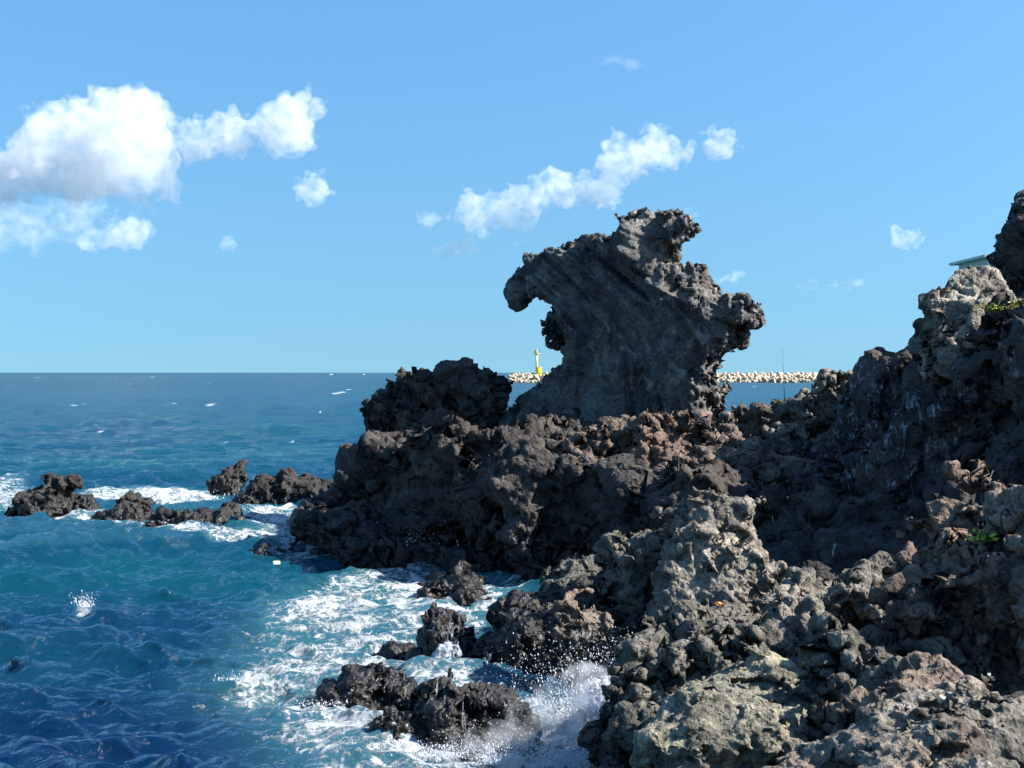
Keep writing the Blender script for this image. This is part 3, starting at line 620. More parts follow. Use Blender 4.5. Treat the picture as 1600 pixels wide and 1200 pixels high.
    hb = m.math('ADD', m.math('MULTIPLY', b1, 0.15), m.math('ADD', m.math('MULTIPLY', b2, 0.7), m.math('MULTIPLY', b3, 1.4)))
    cp = m.n('ShaderNodeAttribute', {'attribute_name': 'chop'}).outputs['Fac']
    bp = m.n('ShaderNodeBump', Strength=m.n('ShaderNodeMapRange', _0=cp, _3=1.0, _4=0.22).outputs[0], Distance=1.0, Height=hb)
    fb = m.n('ShaderNodeBump', Strength=0.9, Distance=0.16, Height=m.math('ADD', n2, fm))
    ro = m.n('ShaderNodeMapRange', _0=m.n('ShaderNodeAttribute', {'attribute_name': 'chop'}).outputs['Fac'], _3=0.10, _4=0.25).outputs[0]     # unresolved ripples
    under = m.n('ShaderNodeBsdfDiffuse', Color=body, Normal=m.n('ShaderNodeCombineXYZ', _2=1.0))        # light coming back up out of the water
    wat = m.n('ShaderNodeMixShader', _0=m.math('MULTIPLY', m.n('ShaderNodeFresnel', IOR=1.333, Normal=bp).outputs[0], m.n('ShaderNodeMapRange', _0=cp, _3=1.0, _4=0.34).outputs[0]), _1=under, _2=m.n('ShaderNodeBsdfGlossy', Color=(0.95, 0.97, 1.0), Roughness=ro, Normal=bp))
    fom = m.n('ShaderNodeBsdfPrincipled', Base_Color=m.mix(m.ramp(m.math('ADD', e, m.math('MULTIPLY', n2, 0.5)), 0.15, 0.42), (0.24, 0.29, 0.32), (0.50, 0.53, 0.55)), Roughness=0.75, Specular_IOR_Level=0.2, Normal=fb)
    mx = m.n('ShaderNodeMixShader', _0=fm, _1=wat, _2=fom)
    o.data.materials.append(m.done(mx)); NT[0] += 2 * len(Q)
    return o
SEA = make_sea()
print('sea', round(time.time() - T0, 1), NT[0])
# ------------------------------------------------------------------ breakwater, beacon, boats
def frustum(p0, p1, r0, r1, seg=10, cap=True):
    p0 = np.array(p0, float); p1 = np.array(p1, float); d = p1 - p0; d /= np.linalg.norm(d)
    a = np.cross(d, (0, 0, 1) if abs(d[2]) < 0.9 else (1, 0, 0)); a /= np.linalg.norm(a); b = np.cross(d, a)
    t = np.arange(seg) * 2 * np.pi / seg
    ring = np.cos(t)[:, None] * a + np.sin(t)[:, None] * b
    V = np.vstack([p0 + r0 * ring, p1 + r1 * ring]).tolist()
    Fc = [(i, (i + 1) % seg, seg + (i + 1) % seg, seg + i) for i in range(seg)]
    if cap: Fc += [tuple(range(seg))[::-1], tuple(range(seg, 2 * seg))]
    return V, Fc
def box(lo, hi):
    x0, y0, z0 = lo; x1, y1, z1 = hi
    V = [(x0,y0,z0),(x1,y0,z0),(x1,y1,z0),(x0,y1,z0),(x0,y0,z1),(x1,y0,z1),(x1,y1,z1),(x0,y1,z1)]
    return V, [(3,2,1,0),(4,5,6,7),(0,1,5,4),(1,2,6,5),(2,3,7,6),(3,0,4,7)]
def join(*parts):
    V, Fc = [], []
    for v, f in parts:
        k = len(V); V += [tuple(p) for p in v]; Fc += [tuple(i + k for i in q) for q in f]
    return V, Fc
M_CONC = plain('weathered_concrete', (0.40, 0.335, 0.245), 0.85, 0.2, 0.22, 0.7)
M_CONC2 = plain('stained_concrete', (0.20, 0.165, 0.125), 0.9, 0.2, 0.3, 0.6)
M_YEL = plain('yellow_paint', (0.80, 0.56, 0.02), 0.5, 0.4, 0.08, 1.0)
M_CREAM = plain('pale_yellow_paint', (0.78, 0.62, 0.20), 0.5, 0.4, 0.08, 1.0)
M_STEEL = plain('grey_steel', (0.25, 0.26, 0.22), 0.5, 0.5, 0.15, 3.0)
M_PANEL = plain('solar_glass', (0.04, 0.06, 0.07), 0.2, 0.6, 0.1, 3.0)
M_SAIL = plain('white_sailcloth', (0.82, 0.82, 0.80), 0.8, 0.2, 0.05, 1.0)
DB = 640.0
def bx_(px): return (px - 800) / F * DB
def mound():                                   # rubble core under the armour blocks
    xs = np.linspace(bx_(794), bx_(1358), 90); rng = np.random.default_rng(3)
    prof = [(-7.5, -1.5), (-5.2, 0.8), (-3.0, 2.2), (3.0, 2.2), (5.2, 0.8), (7.5, -1.5)]
    V, Q = [], []
    for i, x in enumerate(xs):
        for y, z in prof: V.append((x, DB + y + rng.normal(0, .35), z + rng.normal(0, .25)))
    k = len(prof)
    for i in range(len(xs) - 1):
        for j in range(k - 1): Q.append((i * k + j, (i + 1) * k + j, (i + 1) * k + j + 1, i * k + j + 1))
    o = mesh_obj('breakwater_mound', V, Q, M_CONC2, smooth=False)
    return tag(o, 'low tan rubble core of the distant breakwater under its armour blocks', 'breakwater')
mound()
def tetrapod_mesh():
    dirs = [np.array((0, 0, 1.0))] + [np.array((math.cos(a) * .943, math.sin(a) * .943, -.333)) for a in (0, 2.094, 4.189)]
    parts = []
    for d in dirs:
        parts += [frustum(d * -0.25, d * 1.75, 1.0, 0.70, 10), frustum(d * 1.75, d * 1.95, 0.70, 0.5, 10)]
    return join(*parts)
tv, tf_ = tetrapod_mesh()
tet0 = None; rngT = np.random.default_rng(17)
def tet(x, y, z, s, where='', row=0):
    global tet0
    if tet0 is None:
        tet0 = mesh_obj('tetrapod', tv, tf_, M_CONC, smooth=True)
        tag(tet0, 'cream concrete four-legged armour block heaped on the distant breakwater', 'tetrapod', 'armour blocks of the breakwater'); o = tet0
    else:
        o = tet0.copy(); COL.objects.link(o)
    o['label'] = 'cream armour block %s of the breakwater, %s' % (('on the top', 'on the seaward crest', 'at the waterline', 'in the middle')[(2, 3, 1, 0)[row]], where)
    o.location = (x, y, z); o.rotation_euler = tuple(rngT.uniform(-0.9, 0.9, 2)) + (rngT.uniform(0, 6.28),); o.scale = (s, s, s)
for a0, a1, st in ((796, 868, 6.6), (868, 1116, 11.0), (1116, 1352, 6.6)):
    for row, (yy, zz) in enumerate(((-5.2, 0.5), (-3.6, 2.0), (-1.2, 3.0), (1.8, 3.1))):
        if a0 == 868 and row in (1, 3): continue
        px = a0 + row * 2.5
        while px < a1:
            if not (row > 1 and 834 < px < 849):
                tet(bx_(px) + rngT.normal(0, .3), DB + yy + rngT.normal(0, .4), zz + rngT.normal(0, .25), rngT.uniform(0.92, 1.15), 'near the beacon' if px < 868 else 'behind the stack' if px < 1116 else ('right of the stack' if px < 1240 else 'by the jagged grey crags'), row)
            px += st * rngT.uniform(0.85, 1.15)
def beacon():
    bz = 3.4; r = empty('beacon_tower', (bx_(841), DB, 0))
    tag(r, 'slim yellow harbour beacon with a lantern gallery on the distant breakwater', 'beacon')
    V, Fc = box((-2.3, -2.3, 1.5), (2.3, 2.3, bz)); mesh_obj('plinth', V, Fc, M_CONC, r, False)
    V, Fc = join(frustum((0.35, 0, bz), (0.35, 0, bz + 3.9), 1.5, 1.45, 20), frustum((0.35, 0, bz + 3.9), (0.35, 0, bz + 4.2), 1.6, 1.6, 20)); d = mesh_obj('drum_base', V, Fc, M_YEL, r)
    V, Fc = box((-0.1, -1.58, bz + 0.1), (0.7, -1.40, bz + 2.0)); mesh_obj('door', V, Fc, M_YEL, d, False)
    V, Fc = join(frustum((-0.75, 0, bz), (-0.75, 0, bz + 11.0), 0.62, 0.55, 16)); mesh_obj('pole', V, Fc, M_CREAM, r)
    V, Fc = join(frustum((-0.75, 0, bz + 10.6), (-0.75, 0, bz + 11.1), 0.7, 1.45, 16), frustum((-0.75, 0, bz + 11.1), (-0.75, 0, bz + 11.25), 1.45, 1.45, 16)); g = mesh_obj('gallery', V, Fc, M_CREAM, r)
    rail = [frustum((-0.75 + 1.35 * math.cos(t), 1.35 * math.sin(t), bz + 11.2), (-0.75 + 1.35 * math.cos(t), 1.35 * math.sin(t), bz + 12.2), .06, .06, 5) for t in np.arange(10) * .6283]
    pts = [(-0.75 + 1.35 * math.cos(t), 1.35 * math.sin(t), bz + 12.2) for t in np.arange(10) * .6283]
    rail += [frustum(pts[i], pts[(i + 1) % 10], .06, .06, 5) for i in range(10)]
    V, Fc = join(*rail); mesh_obj('railing', V, Fc, M_STEEL, g)
    V, Fc = join(frustum((-0.75, 0, bz + 11.2), (-0.75, 0, bz + 12.6), 0.75, 0.75, 14), frustum((-0.75, 0, bz + 12.6), (-0.75, 0, bz + 13.1), 0.85, 0.2, 14)); mesh_obj('lantern', V, Fc, M_CREAM, r)
    V, Fc = box((0.0, -0.7, 0.0), (1.6, 0.7, 0.08)); p = mesh_obj('solar_panel', V, Fc, M_PANEL, r, False); p.location = (0.0, 0, bz + 13.0); p.rotation_euler = (0, 0.35, 0)
    V, Fc = frustum((-1.3, 0, bz + 12), (-1.3, 0, bz + 15.4), .07, .03, 6); mesh_obj('antenna', V, Fc, M_STEEL, r)
beacon()
def boat(px, D, h, label):
    r = empty('sailboat', ((px - 800) / F * D, D, 0)); tag(r, label, 'boat', 'white boats on the horizon')
    L = h * 0.8
    hv, hf = [], []
    for i, t in enumerate(np.linspace(0, 1, 9)):
        bw = L * 0.16 * math.sin(math.pi * min(1, t * 0.75 + 0.25)) ** 0.7
        for sgn, zz, kk in ((-1, .16, 1), (-1, -.04, .6), (1, -.04, .6), (1, .16, 1)): hv.append((L * (t - .5), sgn * bw * kk, zz * L * (1 + .2 * t)))
    for i in range(8):
        for j in range(4): hf.append((i * 4 + j, (i + 1) * 4 + j, (i + 1) * 4 + (j + 1) % 4, i * 4 + (j + 1) % 4))
    hf += [(0, 1, 2, 3), (35, 34, 33, 32)]
    mesh_obj('hull', hv, hf, M_SAIL, r)
    V, Fc = frustum((0, 0, 0), (0, 0, h), h * .012, h * .008, 8); mesh_obj('mast', V, Fc, M_STEEL, r)
    for nm, x0, x1, z1 in (('main_sail', -0.02, -0.42, 0.97), ('jib_sail', 0.02, 0.45, 0.85)):
        V, Fc = [], []
        for i in range(7):
            t = i / 6; wd = (1 - t)
            for j in range(5):
                q = j / 4; V.append((L * (x0 + (x1 - x0) * q * wd), L * .10 * math.sin(math.pi * q) * wd, h * (.14 + (z1 - .14) * t)))
        for i in range(6):
            for j in range(4): Fc.append((i * 5 + j, i * 5 + j + 1, i * 5 + j + 6, i * 5 + j + 5))
        s = mesh_obj(nm, V, Fc, M_SAIL, r); md = s.modifiers.new('thick', 'SOLIDIFY'); md.thickness = h * .004
boat(517, 2600, 7.5, 'white sailboat on the horizon, the larger and left of two')
boat(568, 2900, 6.5, 'white sailboat on the horizon, the smaller one nearer the headland')
# ------------------------------------------------------------------ clouds
def cloud_mat(name, dens):
    s = N(name); tc = s.n('ShaderNodeTexCoord').outputs['Object']
    n = s.noise(tc, 0.035, 4, 0.6)
    d = s.math('MULTIPLY', s.ramp(n, 0.38, 0.62, 0.15, 1.6), dens)
    return s.done(None, s.n('ShaderNodeVolumePrincipled', Color=(0.86, 0.87, 0.89), Density=d, Anisotropy=0.0))
MC = {d: cloud_mat('cloud_vapour_%d' % i, d) for i, d in enumerate((0.010, 0.006, 0.003))}
CN = [0]
def cloud(poly, label, dens=0.010, D=3000, th=60, seed=1, amp=1.0, wd=None):
    q = np.array(poly, float); zmin = CAMZ - (q[:, 1].max() - HOR) / F * D
    ext = min(np.ptp(q[:, 0]), np.ptp(q[:, 1])) / F * D
    k = min(1.0, ext / 120.0); wd = wd or max(12, 0.42 * ext); th = max(14, min(th, ext * 0.5))
    return rock('cloud', MC[dens], ((q[:, 0].min(), D), (q[:, 0].max(), D)), [dict(poly=poly, tf=th, tb=th, w=wd)], vox=4.5 if ext > 60 else 3.0, amp=amp * k, seed=seed,
         wl=(120 * k, 60 * k, 38 * k, 17 * max(k, .5)), am=(14, 9, 9, 4.5), billow=True, zbot=zmin - 45 * k, pad=40 * k, pits=(1, 1, 0), smoothmin=4.0, label=label, cat='cloud', group='fair weather clouds over the sea')
cloud([(-90,270),(-20,232),(0,224),(25,210),(55,206),(85,186),(110,190),(125,166),(150,170),(160,146),(190,150),(220,140),(245,147),(258,180),(255,225),(262,270),(258,300),(200,305),(100,312),(0,318),(-90,320)], 'largest white cumulus cloud at the upper left', th=110, seed=101)
cloud([(274,225),(282,198),(310,182),(350,177),(380,180),(410,177),(435,167),(446,152),(470,137),(488,142),(497,165),(483,190),(488,222),(468,243),(430,243),(380,248),(330,258),(292,248)], 'white cloud right of the largest one, with a raised right tip', th=70, seed=102)
cloud([(454,296),(466,274),(490,269),(513,281),(518,298),(504,313),(476,316)], 'small round cloud below the two largest at the left', seed=103, dens=0.010)
cloud([(112,384),(132,366),(166,350),(205,340),(240,350),(272,359),(254,371),(210,386),(160,393)], 'flat bright cloud under the largest one', seed=104, th=40, D=2500)
cloud([(342,388),(350,376),(362,372),(376,382),(366,396)], 'tiny puff right of the flat left cloud', seed=105, dens=0.006)
cloud([(648,348),(662,328),(682,326),(690,345),(670,360)], 'faint puff at the left end of the central cloud', seed=106, dens=0.006)
cloud([(712,340),(722,296),(760,292),(790,282),(830,277),(870,280),(905,264),(935,266),(947,242),(985,213),(1015,208),(1048,214),(1052,235),(1082,230),(1076,248),(1040,262),(1008,288),(960,314),(880,334),(800,347),(740,352)], 'long white central cloud climbing to the right above the rock stack', th=60, seed=107)
cloud([(1087,206),(1105,195),(1138,202),(1150,224),(1133,238),(1106,241),(1092,231)], 'small white cloud at the upper right end of the central one', seed=108)
cloud([(682,394),(702,374),(733,372),(746,392),(715,403)], 'small cloud low left below the central one', seed=109, dens=0.010)
cloud([(770,384),(790,374),(830,372),(860,370),(852,380),(800,388)], 'thin wisp below the central cloud', seed=110, dens=0.006)
cloud([(1390,384),(1396,358),(1428,354),(1446,371),(1430,384)], 'small bright cloud right of the stack', seed=111)
cloud([(1290,447),(1320,436),(1352,434),(1357,444),(1328,452)], 'low flat cloudlet right of the stack, the right one of two', seed=112, dens=0.010)
cloud([(1238,452),(1255,438),(1278,442),(1272,454)], 'low flat cloudlet right of the stack, the left one of two', seed=113, dens=0.006)
cloud([(1114,442),(1140,424),(1168,420),(1180,434),(1150,444)], 'cloud peeking out right behind the shoulder of the stack', seed=114, dens=0.010)
cloud([(930,104),(950,87),(984,87),(1004,104),(962,110)], 'faint lone cloud at the top centre', seed=115, dens=0.003)
cloud([(1066,340),(1074,322),(1092,324),(1096,340)], 'faint puff beside the top of the stack', seed=116, dens=0.003)
cloud([(-110,330),(-20,312),(100,308),(200,306),(262,318),(240,334),(170,350),(60,378),(-110,392)], 'hazy bluish cloud layer under the largest cloud at the left edge', seed=117, dens=0.003, th=60, D=3300)
print('clouds', round(time.time() - T0, 1), NT[0])
# ------------------------------------------------------------------ white water, spray and trickles
from mathutils import Vector
from mathutils.bvhtree import BVHTree
bpy.context.view_layer.update()
DG = bpy.context.evaluated_depsgraph_get()
def foam_mat(name, col, rough=0.6, lo=0.40, hi=0.52, stretch=(1, 1, 1)):
    s = N(name); pos = s.scalev(s.n('ShaderNodeNewGeometry').outputs['Position'], stretch)
    a = s.noise(pos, 16.0, 6, 0.75, 1.0); b_ = s.noise(pos, 5.0, 4, 0.65)
    v = s.math('ADD', s.math('MULTIPLY', a, .6), s.math('MULTIPLY', b_, .4))
    c = s.mix(s.ramp(v, 0.4, 0.62), tuple(x * 0.7 for x in col), col)
    bp = s.n('ShaderNodeBump', Strength=0.8, Distance=0.06, Height=a)
    sh = s.n('ShaderNodeBsdfPrincipled', Base_Color=c, Roughness=rough, Specular_IOR_Level=0.4, Normal=bp)
    return s.done(s.n('ShaderNodeMixShader', _0=s.ramp(v, lo, hi), _1=s.n('ShaderNodeBsdfTransparent'), _2=sh))       # torn, see-through froth
M_FOAM = foam_mat('white_water', (0.52, 0.57, 0.62))
M_FALL = foam_mat('falling_water', (0.45, 0.52, 0.60), 0.35, 0.40, 0.58, (1, 1, 0.25))
M_DROP = plain('water_drops', (0.62, 0.66, 0.70), 0.15, 0.6, 0.1, 1.0)
def hit(px, py):
    o = Vector((0, 0, CAMZ)); d = Vector(((px - 800) / F, 1.0, -(py - HOR) / F)).normalized()
    ok, loc, nor, i, ob, m = SC.ray_cast(DG, o, d, distance=5000)
    return (np.array(loc), np.array(nor)) if ok else (P(px, py, 20), np.array((0, 0, 1.0)))
def white_water(top, base_py, label, seed, tf, tb, w=0.4, lean=0.4, amp=0.55, vox=0.04, carve=(), holes=0.0):
    D = CAMZ * F / (base_py - HOR)
    o = rock('white_water', M_FOAM, ((top[0][0], D + tf * .5), (top[-1][0], D + tf * .5)), [dict(top=top, tf=tf, tb=tb, w=w, lean=lean, blunt=0.15)], vox=vox, amp=amp, seed=seed,
             wl=(0.9, 0.45, 0.3, 0.15), am=(0.14, 0.14, 0.16, 0.10), zbot=-0.25, pits=(0.3, 0.3, holes), fine=1.2, label=label, kind='stuff')
    return o
white_water([(835,1112),(860,1096),(885,1088),(905,1078),(930,1070),(955,1072),(978,1082),(990,1098),(1000,1130)], 1150, 'white wave bursting into the cleft beside the honeycomb rock', 201, 0.5, 0.7)
OCT_V = np.array([(1,0,0),(-1,0,0),(0,1,0),(0,-1,0),(0,0,1),(0,0,-1)], float)
OCT_F = np.array([(0,2,4),(2,1,4),(1,3,4),(3,0,4),(2,0,5),(1,2,5),(3,1,5),(0,3,5)])
def drops(name, pts, rad, label, stretch=None):
    pts = np.asarray(pts); n = len(pts)
    sc = np.asarray(rad)[:, None] * (np.ones((n, 3)) if stretch is None else stretch)
    V = (pts[:, None, :] + OCT_V[None] * sc[:, None, :]).reshape(-1, 3)
    Fc = (OCT_F[None] + 6 * np.arange(n)[:, None, None]).reshape(-1, 3)
    o = mesh_obj(name, V, Fc, M_DROP); NT[0] += len(Fc)
    return tag(o, label, None, None, 'stuff')
def fan(spec, seed):
    """drops thrown up from a source: dense low down, few and far higher up; px, py, D source, speed, lean, count"""
    rng = np.random.default_rng(seed); out = []; rad = []; st = []
    for px, py, D, sx, sy, h, lean, n, r1 in spec:
        c = P(px, py, D); u = rng.random(n) ** 2.2
        p = np.stack([c[0] + rng.normal(0, 1, n) * sx * (.5 + u) + lean * u * h, c[1] + rng.normal(0, 1, n) * sy * (.5 + u), np.maximum(c[2], 0) + u * h * rng.uniform(.6, 1.15, n)], 1)
        r = r1 * (.16 + .84 * rng.random(n) ** 6) * (1 - .35 * u)
        out.append(p); rad.append(r); st.append(np.stack([np.ones(n), np.ones(n), rng.uniform(.8, 2.6, n)], 1))
    return np.concatenate(out), np.concatenate(rad), np.concatenate(st)
p_, r_, s_ = fan([(905,1115,17.9,.42,.25,1.1,.1,4200,.015),(950,1105,17.4,.22,.2,1.1,.0,2600,.014),(840,1120,17.8,.35,.25,.7,-.1,1600,.012),(740,1130,17.6,.35,.25,.3,.0,1500,.011),(880,1195,16.3,.42,.2,.5,.0,9000,.013),(780,1190,16.5,.28,.2,.28,.0,4200,.012),(690,1185,16.7,.3,.2,.14,.0,1500,.012),(960,1195,15.9,.2,.15,.5,.1,1800,.014),(860,1050,19.4,.7,.3,.9,.0,320,.011),(700,1165,17.0,.5,.2,.12,.0,900,.012)], 5)
drops('spray', p_, r_, 'white spray of flying drops above the surf at the bottom centre', s_)
p_, r_, s_ = fan([(600,852,35.6,1.4,.3,1.6,.0,110,.024),(700,850,34.0,1.1,.3,1.6,.0,130,.024),(665,856,34.6,.35,.2,.5,.0,700,.03),(480,856,36.6,.4,.2,.3,.0,250,.025)], 6)
drops('spray', p_, r_, 'scattered drops of spray in front of the shaded headland cliff', s_)
p_, r_, s_ = fan([(133,950,27.3,.13,.08,.34,-.1,520,.02)], 7)
drops('spray', p_, r_, 'little fan of drops over the splash on the open water', s_)
p_, r_, s_ = fan([(368,1062,20.8,.25,.12,.14,.0,420,.013),(500,1100,19.2,.4,.12,.1,.0,420,.012),(410,800,45,.8,.3,.3,.0,500,.03),(290,780,49,1.3,.5,.35,.0,900,.035),(330,838,39,1.6,.2,.12,.0,500,.024),(90,815,42.6,1.2,.15,.15,.0,400,.026)], 8)
drops('spray', p_, r_, 'low fringe of drops along the breaking foam round the sea rocks', s_)
def mist(poly, D, th, dens, label, seed):              # fine airborne spray
    s = N('spray_mist_%d' % seed); tc = s.n('ShaderNodeTexCoord').outputs['Object']
    dn = s.math('MULTIPLY', s.ramp(s.noise(tc, 2.6, 4, 0.65), 0.42, 0.68), dens)
    m = s.done(None, s.n('ShaderNodeVolumePrincipled', Color=(0.9, 0.92, 0.95), Density=dn))
    q = np.array(poly, float)
    return rock('spray_mist', m, ((q[:, 0].min(), D), (q[:, 0].max(), D)), [dict(poly=poly, tf=th, tb=th, w=0.5)], vox=0.07, amp=0.25, seed=seed, wl=(0.9, 0.5, 0.3, 0.2), am=(.2, .15, .1, .05), billow=True, zbot=-0.1, pad=0.3, label=label, kind='stuff')
mist([(760,1150),(800,1100),(850,1075),(900,1040),(950,1030),(985,1060),(990,1130),(960,1190),(800,1200)], 17.3, 0.45, 1.6, 'soft white mist of spray over the surf at the bottom centre', 301)
mist([(690,1170),(740,1120),(820,1130),(860,1180),(780,1210)], 16.7, 0.35, 1.0, 'low veil of mist in front of the lowest surf rock', 302)
def bvh_of(names):
    V, Fc = [], []
    for o in names:
        me = o.data; n = len(me.vertices); co = np.empty(n * 3, np.float32); me.vertices.foreach_get('co', co); co = co.reshape(-1, 3)
        c, s = math.cos(o.rotation_euler[2]), math.sin(o.rotation_euler[2])
        x = co[:, 0] * c - co[:, 1] * s + o.location[0]; y = co[:, 0] * s + co[:, 1] * c + o.location[1]
        k = len(V); V += list(zip(x.tolist(), y.tolist(), co[:, 2].tolist()))
        Fc += [tuple(v + k for v in p.vertices) for p in me.polygons]
    return BVHTree.FromPolygons(V, Fc)
def trickles(name, rocks, starts, label, seed, n, dx, length, r0=0.010, r1=0.03, dirn=(0.0, -1.0)):
    """strands of water running down a rock: each follows the surface towards the sea"""
    rng = np.random.default_rng(seed); tree = bvh_of(rocks); V, Fc = [], []
    for _ in range(n):
        a = starts[rng.integers(len(starts))]; p = np.array(a[:2], float) + rng.normal(0, 1, 2) * dx
        d = np.array(dirn, float) + rng.normal(0, .25, 2); d /= np.linalg.norm(d); path = []; L = length * rng.uniform(.5, 1.2)
        for k in range(14):
            h = tree.ray_cast(Vector((p[0], p[1], 4.0)), Vector((0, 0, -1)))
            z = h[0].z if h[0] is not None else -0.05
            z = max(z, -0.05); path.append((p[0], p[1], z + 0.012)); p = p + d * L / 14 + rng.normal(0, .012, 2)
            if z <= -0.04: break
        if len(path) < 4: continue
        rr = rng.uniform(r0, r1)
        for k, q in enumerate(path):
            r = rr * (0.35 + 0.65 * math.sin(math.pi * (k + .7) / (len(path) + .4))); b0 = len(V)
            for t in range(5):
                an = t * 1.2566; V.append((q[0] + r * math.cos(an), q[1] + .4 * r * math.sin(an), q[2] + r * math.sin(an)))
            if k:
                for t in range(5): Fc.append((b0 - 5 + t, b0 - 5 + (t + 1) % 5, b0 + (t + 1) % 5, b0 + t))
    o = mesh_obj(name, V, np.array(Fc), M_FALL); NT[0] += 2 * len(Fc)
    return tag(o, label, None, None, 'stuff')
SR = [o for o in COL.objects if o.name.startswith('sea_rock')]
def by_label(t): return [o for o in SR if t in o['label']]
s1 = [P(x, y, 17.9) for x, y in ((640,1080),(680,1075),(720,1070),(760,1085),(800,1110))]
trickles('water_trickles', by_label('lowest in the surf'), s1, 'white water streaming off the lowest rock in the surf', 3, 34, (.32, .25), .35, .002, .006)
s1 = [P(x, y, 20.0) for x, y in ((560,1055),(600,1050),(640,1065))]
trickles('water_trickles', by_label('behind the lowest'), s1, 'thin white trickles on the broad wet rock', 4, 12, (.2, .2), .3, .002, .006)
s1 = [P(x, y, 23.0) for x, y in ((690,1010),(710,1012),(730,1008))]
trickles('water_trickles', by_label('beside the falls'), s1, 'little white falls beside the pointed dripping rock', 5, 36, (.2, .15), .4, .002, .007)
s1 = [P(x, y, 37.4) for x, y in ((435,840),(455,838),(470,838))]
trickles('water_trickles', by_label('small fall'), s1, 'small white fall over the flat rock at the tip of the headland', 6, 120, (.25, .15), .6, .006, .02)
def fall(top, D, zb, label, seed):              # sheet of falling water
    return rock('waterfall', M_FALL, ((top[0][0], D), (top[-1][0], D)), [dict(top=top, tf=0.16, tb=0.2, w=0.2, lean=0.5)], vox=0.03, amp=0.3, seed=seed, wl=(0.5, 0.22, 0.14, 0.08), am=(0.1, 0.12, 0.12, 0.06),
                aniso=(0.6, 1, 3.0), zbot=zb, pits=(0.3, 1, 0), fine=0.6, label=label, cat='waterfall', group='little falls among the surf rocks')
fall([(662,1052),(672,1030),(690,1018),(712,1010),(722,1020),(716,1056)], 21.9, -0.1, 'broad little waterfall right of the pointed dripping rock', 211)
fall([(742,1062),(744,1040),(754,1022),(766,1024),(770,1062)], 21.2, -0.1, 'narrow bluish waterfall beside the wet rock right of the falls', 212)

# ------------------------------------------------------------------ hill and hut behind the right cliff
def hill():
    xs = np.linspace(15.4, 28, 30); ys = np.linspace(43.0, 50.5, 30); rng = np.random.default_rng(2)
    X, Y = np.meshgrid(xs, ys, indexing='ij')
    Z = 6.3 * sstep(15.5, 16.7, X) * sstep(43.1, 44.6, Y) * sstep(50.3, 48.8, Y) * sstep(28, 25, X) - 0.6 + rng.normal(0, .1, X.shape)
    n = 30; V = np.stack([X, Y, Z], -1).reshape(-1, 3)
    i = (np.arange(n - 1)[:, None] * n + np.arange(n - 1)[None]).ravel()
    tag(mesh_obj('hillside', V, np.stack([i, i + n, i + n + 1, i + 1], 1), plain('dry_grass_soil', (0.12, 0.10, 0.055), 0.95, 0.1, 0.4, 1.5)), None, None, None, 'structure')
hill()
def hut():
    D = 45.0; x0 = (1545 - 800) / F * D; zt = CAMZ + (HOR - 402) / F * D; z0 = 5.6
    r = empty('teal_hut', (x0, D, z0)); tag(r, 'teal and pale green hut with a thin flat roof behind the right cliff', 'hut')
    h = zt - z0; wl = plain('teal_paint', (0.10, 0.24, 0.30), 0.6, 0.3, 0.1, 2.0); pg = plain('pale_green_paint', (0.45, 0.55, 0.48), 0.6, 0.3, 0.1, 2.0); wh = plain('white_trim', (0.7, 0.72, 0.7), 0.6, 0.3, 0.05, 2.0)
    V, Fc = box((0, 0, 0), (3.4, 3.0, h - .36)); mesh_obj('wall', V, Fc, wl, r, False)
    V, Fc = box((-.003, -.003, h - .36), (3.403, 3.003, h - .02)); mesh_obj('wall_band', V, Fc, pg, r, False)
    V, Fc = box((-.03, -.03, 0), (.07, .07, h - .02)); mesh_obj('corner_post', V, Fc, wh, r, False)
    for a, b_ in ((.8, 1.6), (2.0, 2.8)):
        V, Fc = box((a, -.02, h - 1.6), (b_, .0, h - .6)); f = mesh_obj('window', V, Fc, wh, r, False)
        V, Fc = box((a + .06, -.03, h - 1.54), (b_ - .06, -.02, h - .66)); mesh_obj('pane', V, Fc, M_PANEL, f, False)
    V, Fc = box((-.28, -.35, h - .02), (3.7, 3.3, h + .07)); mesh_obj('roof', V, Fc, pg, r, False)
hut()

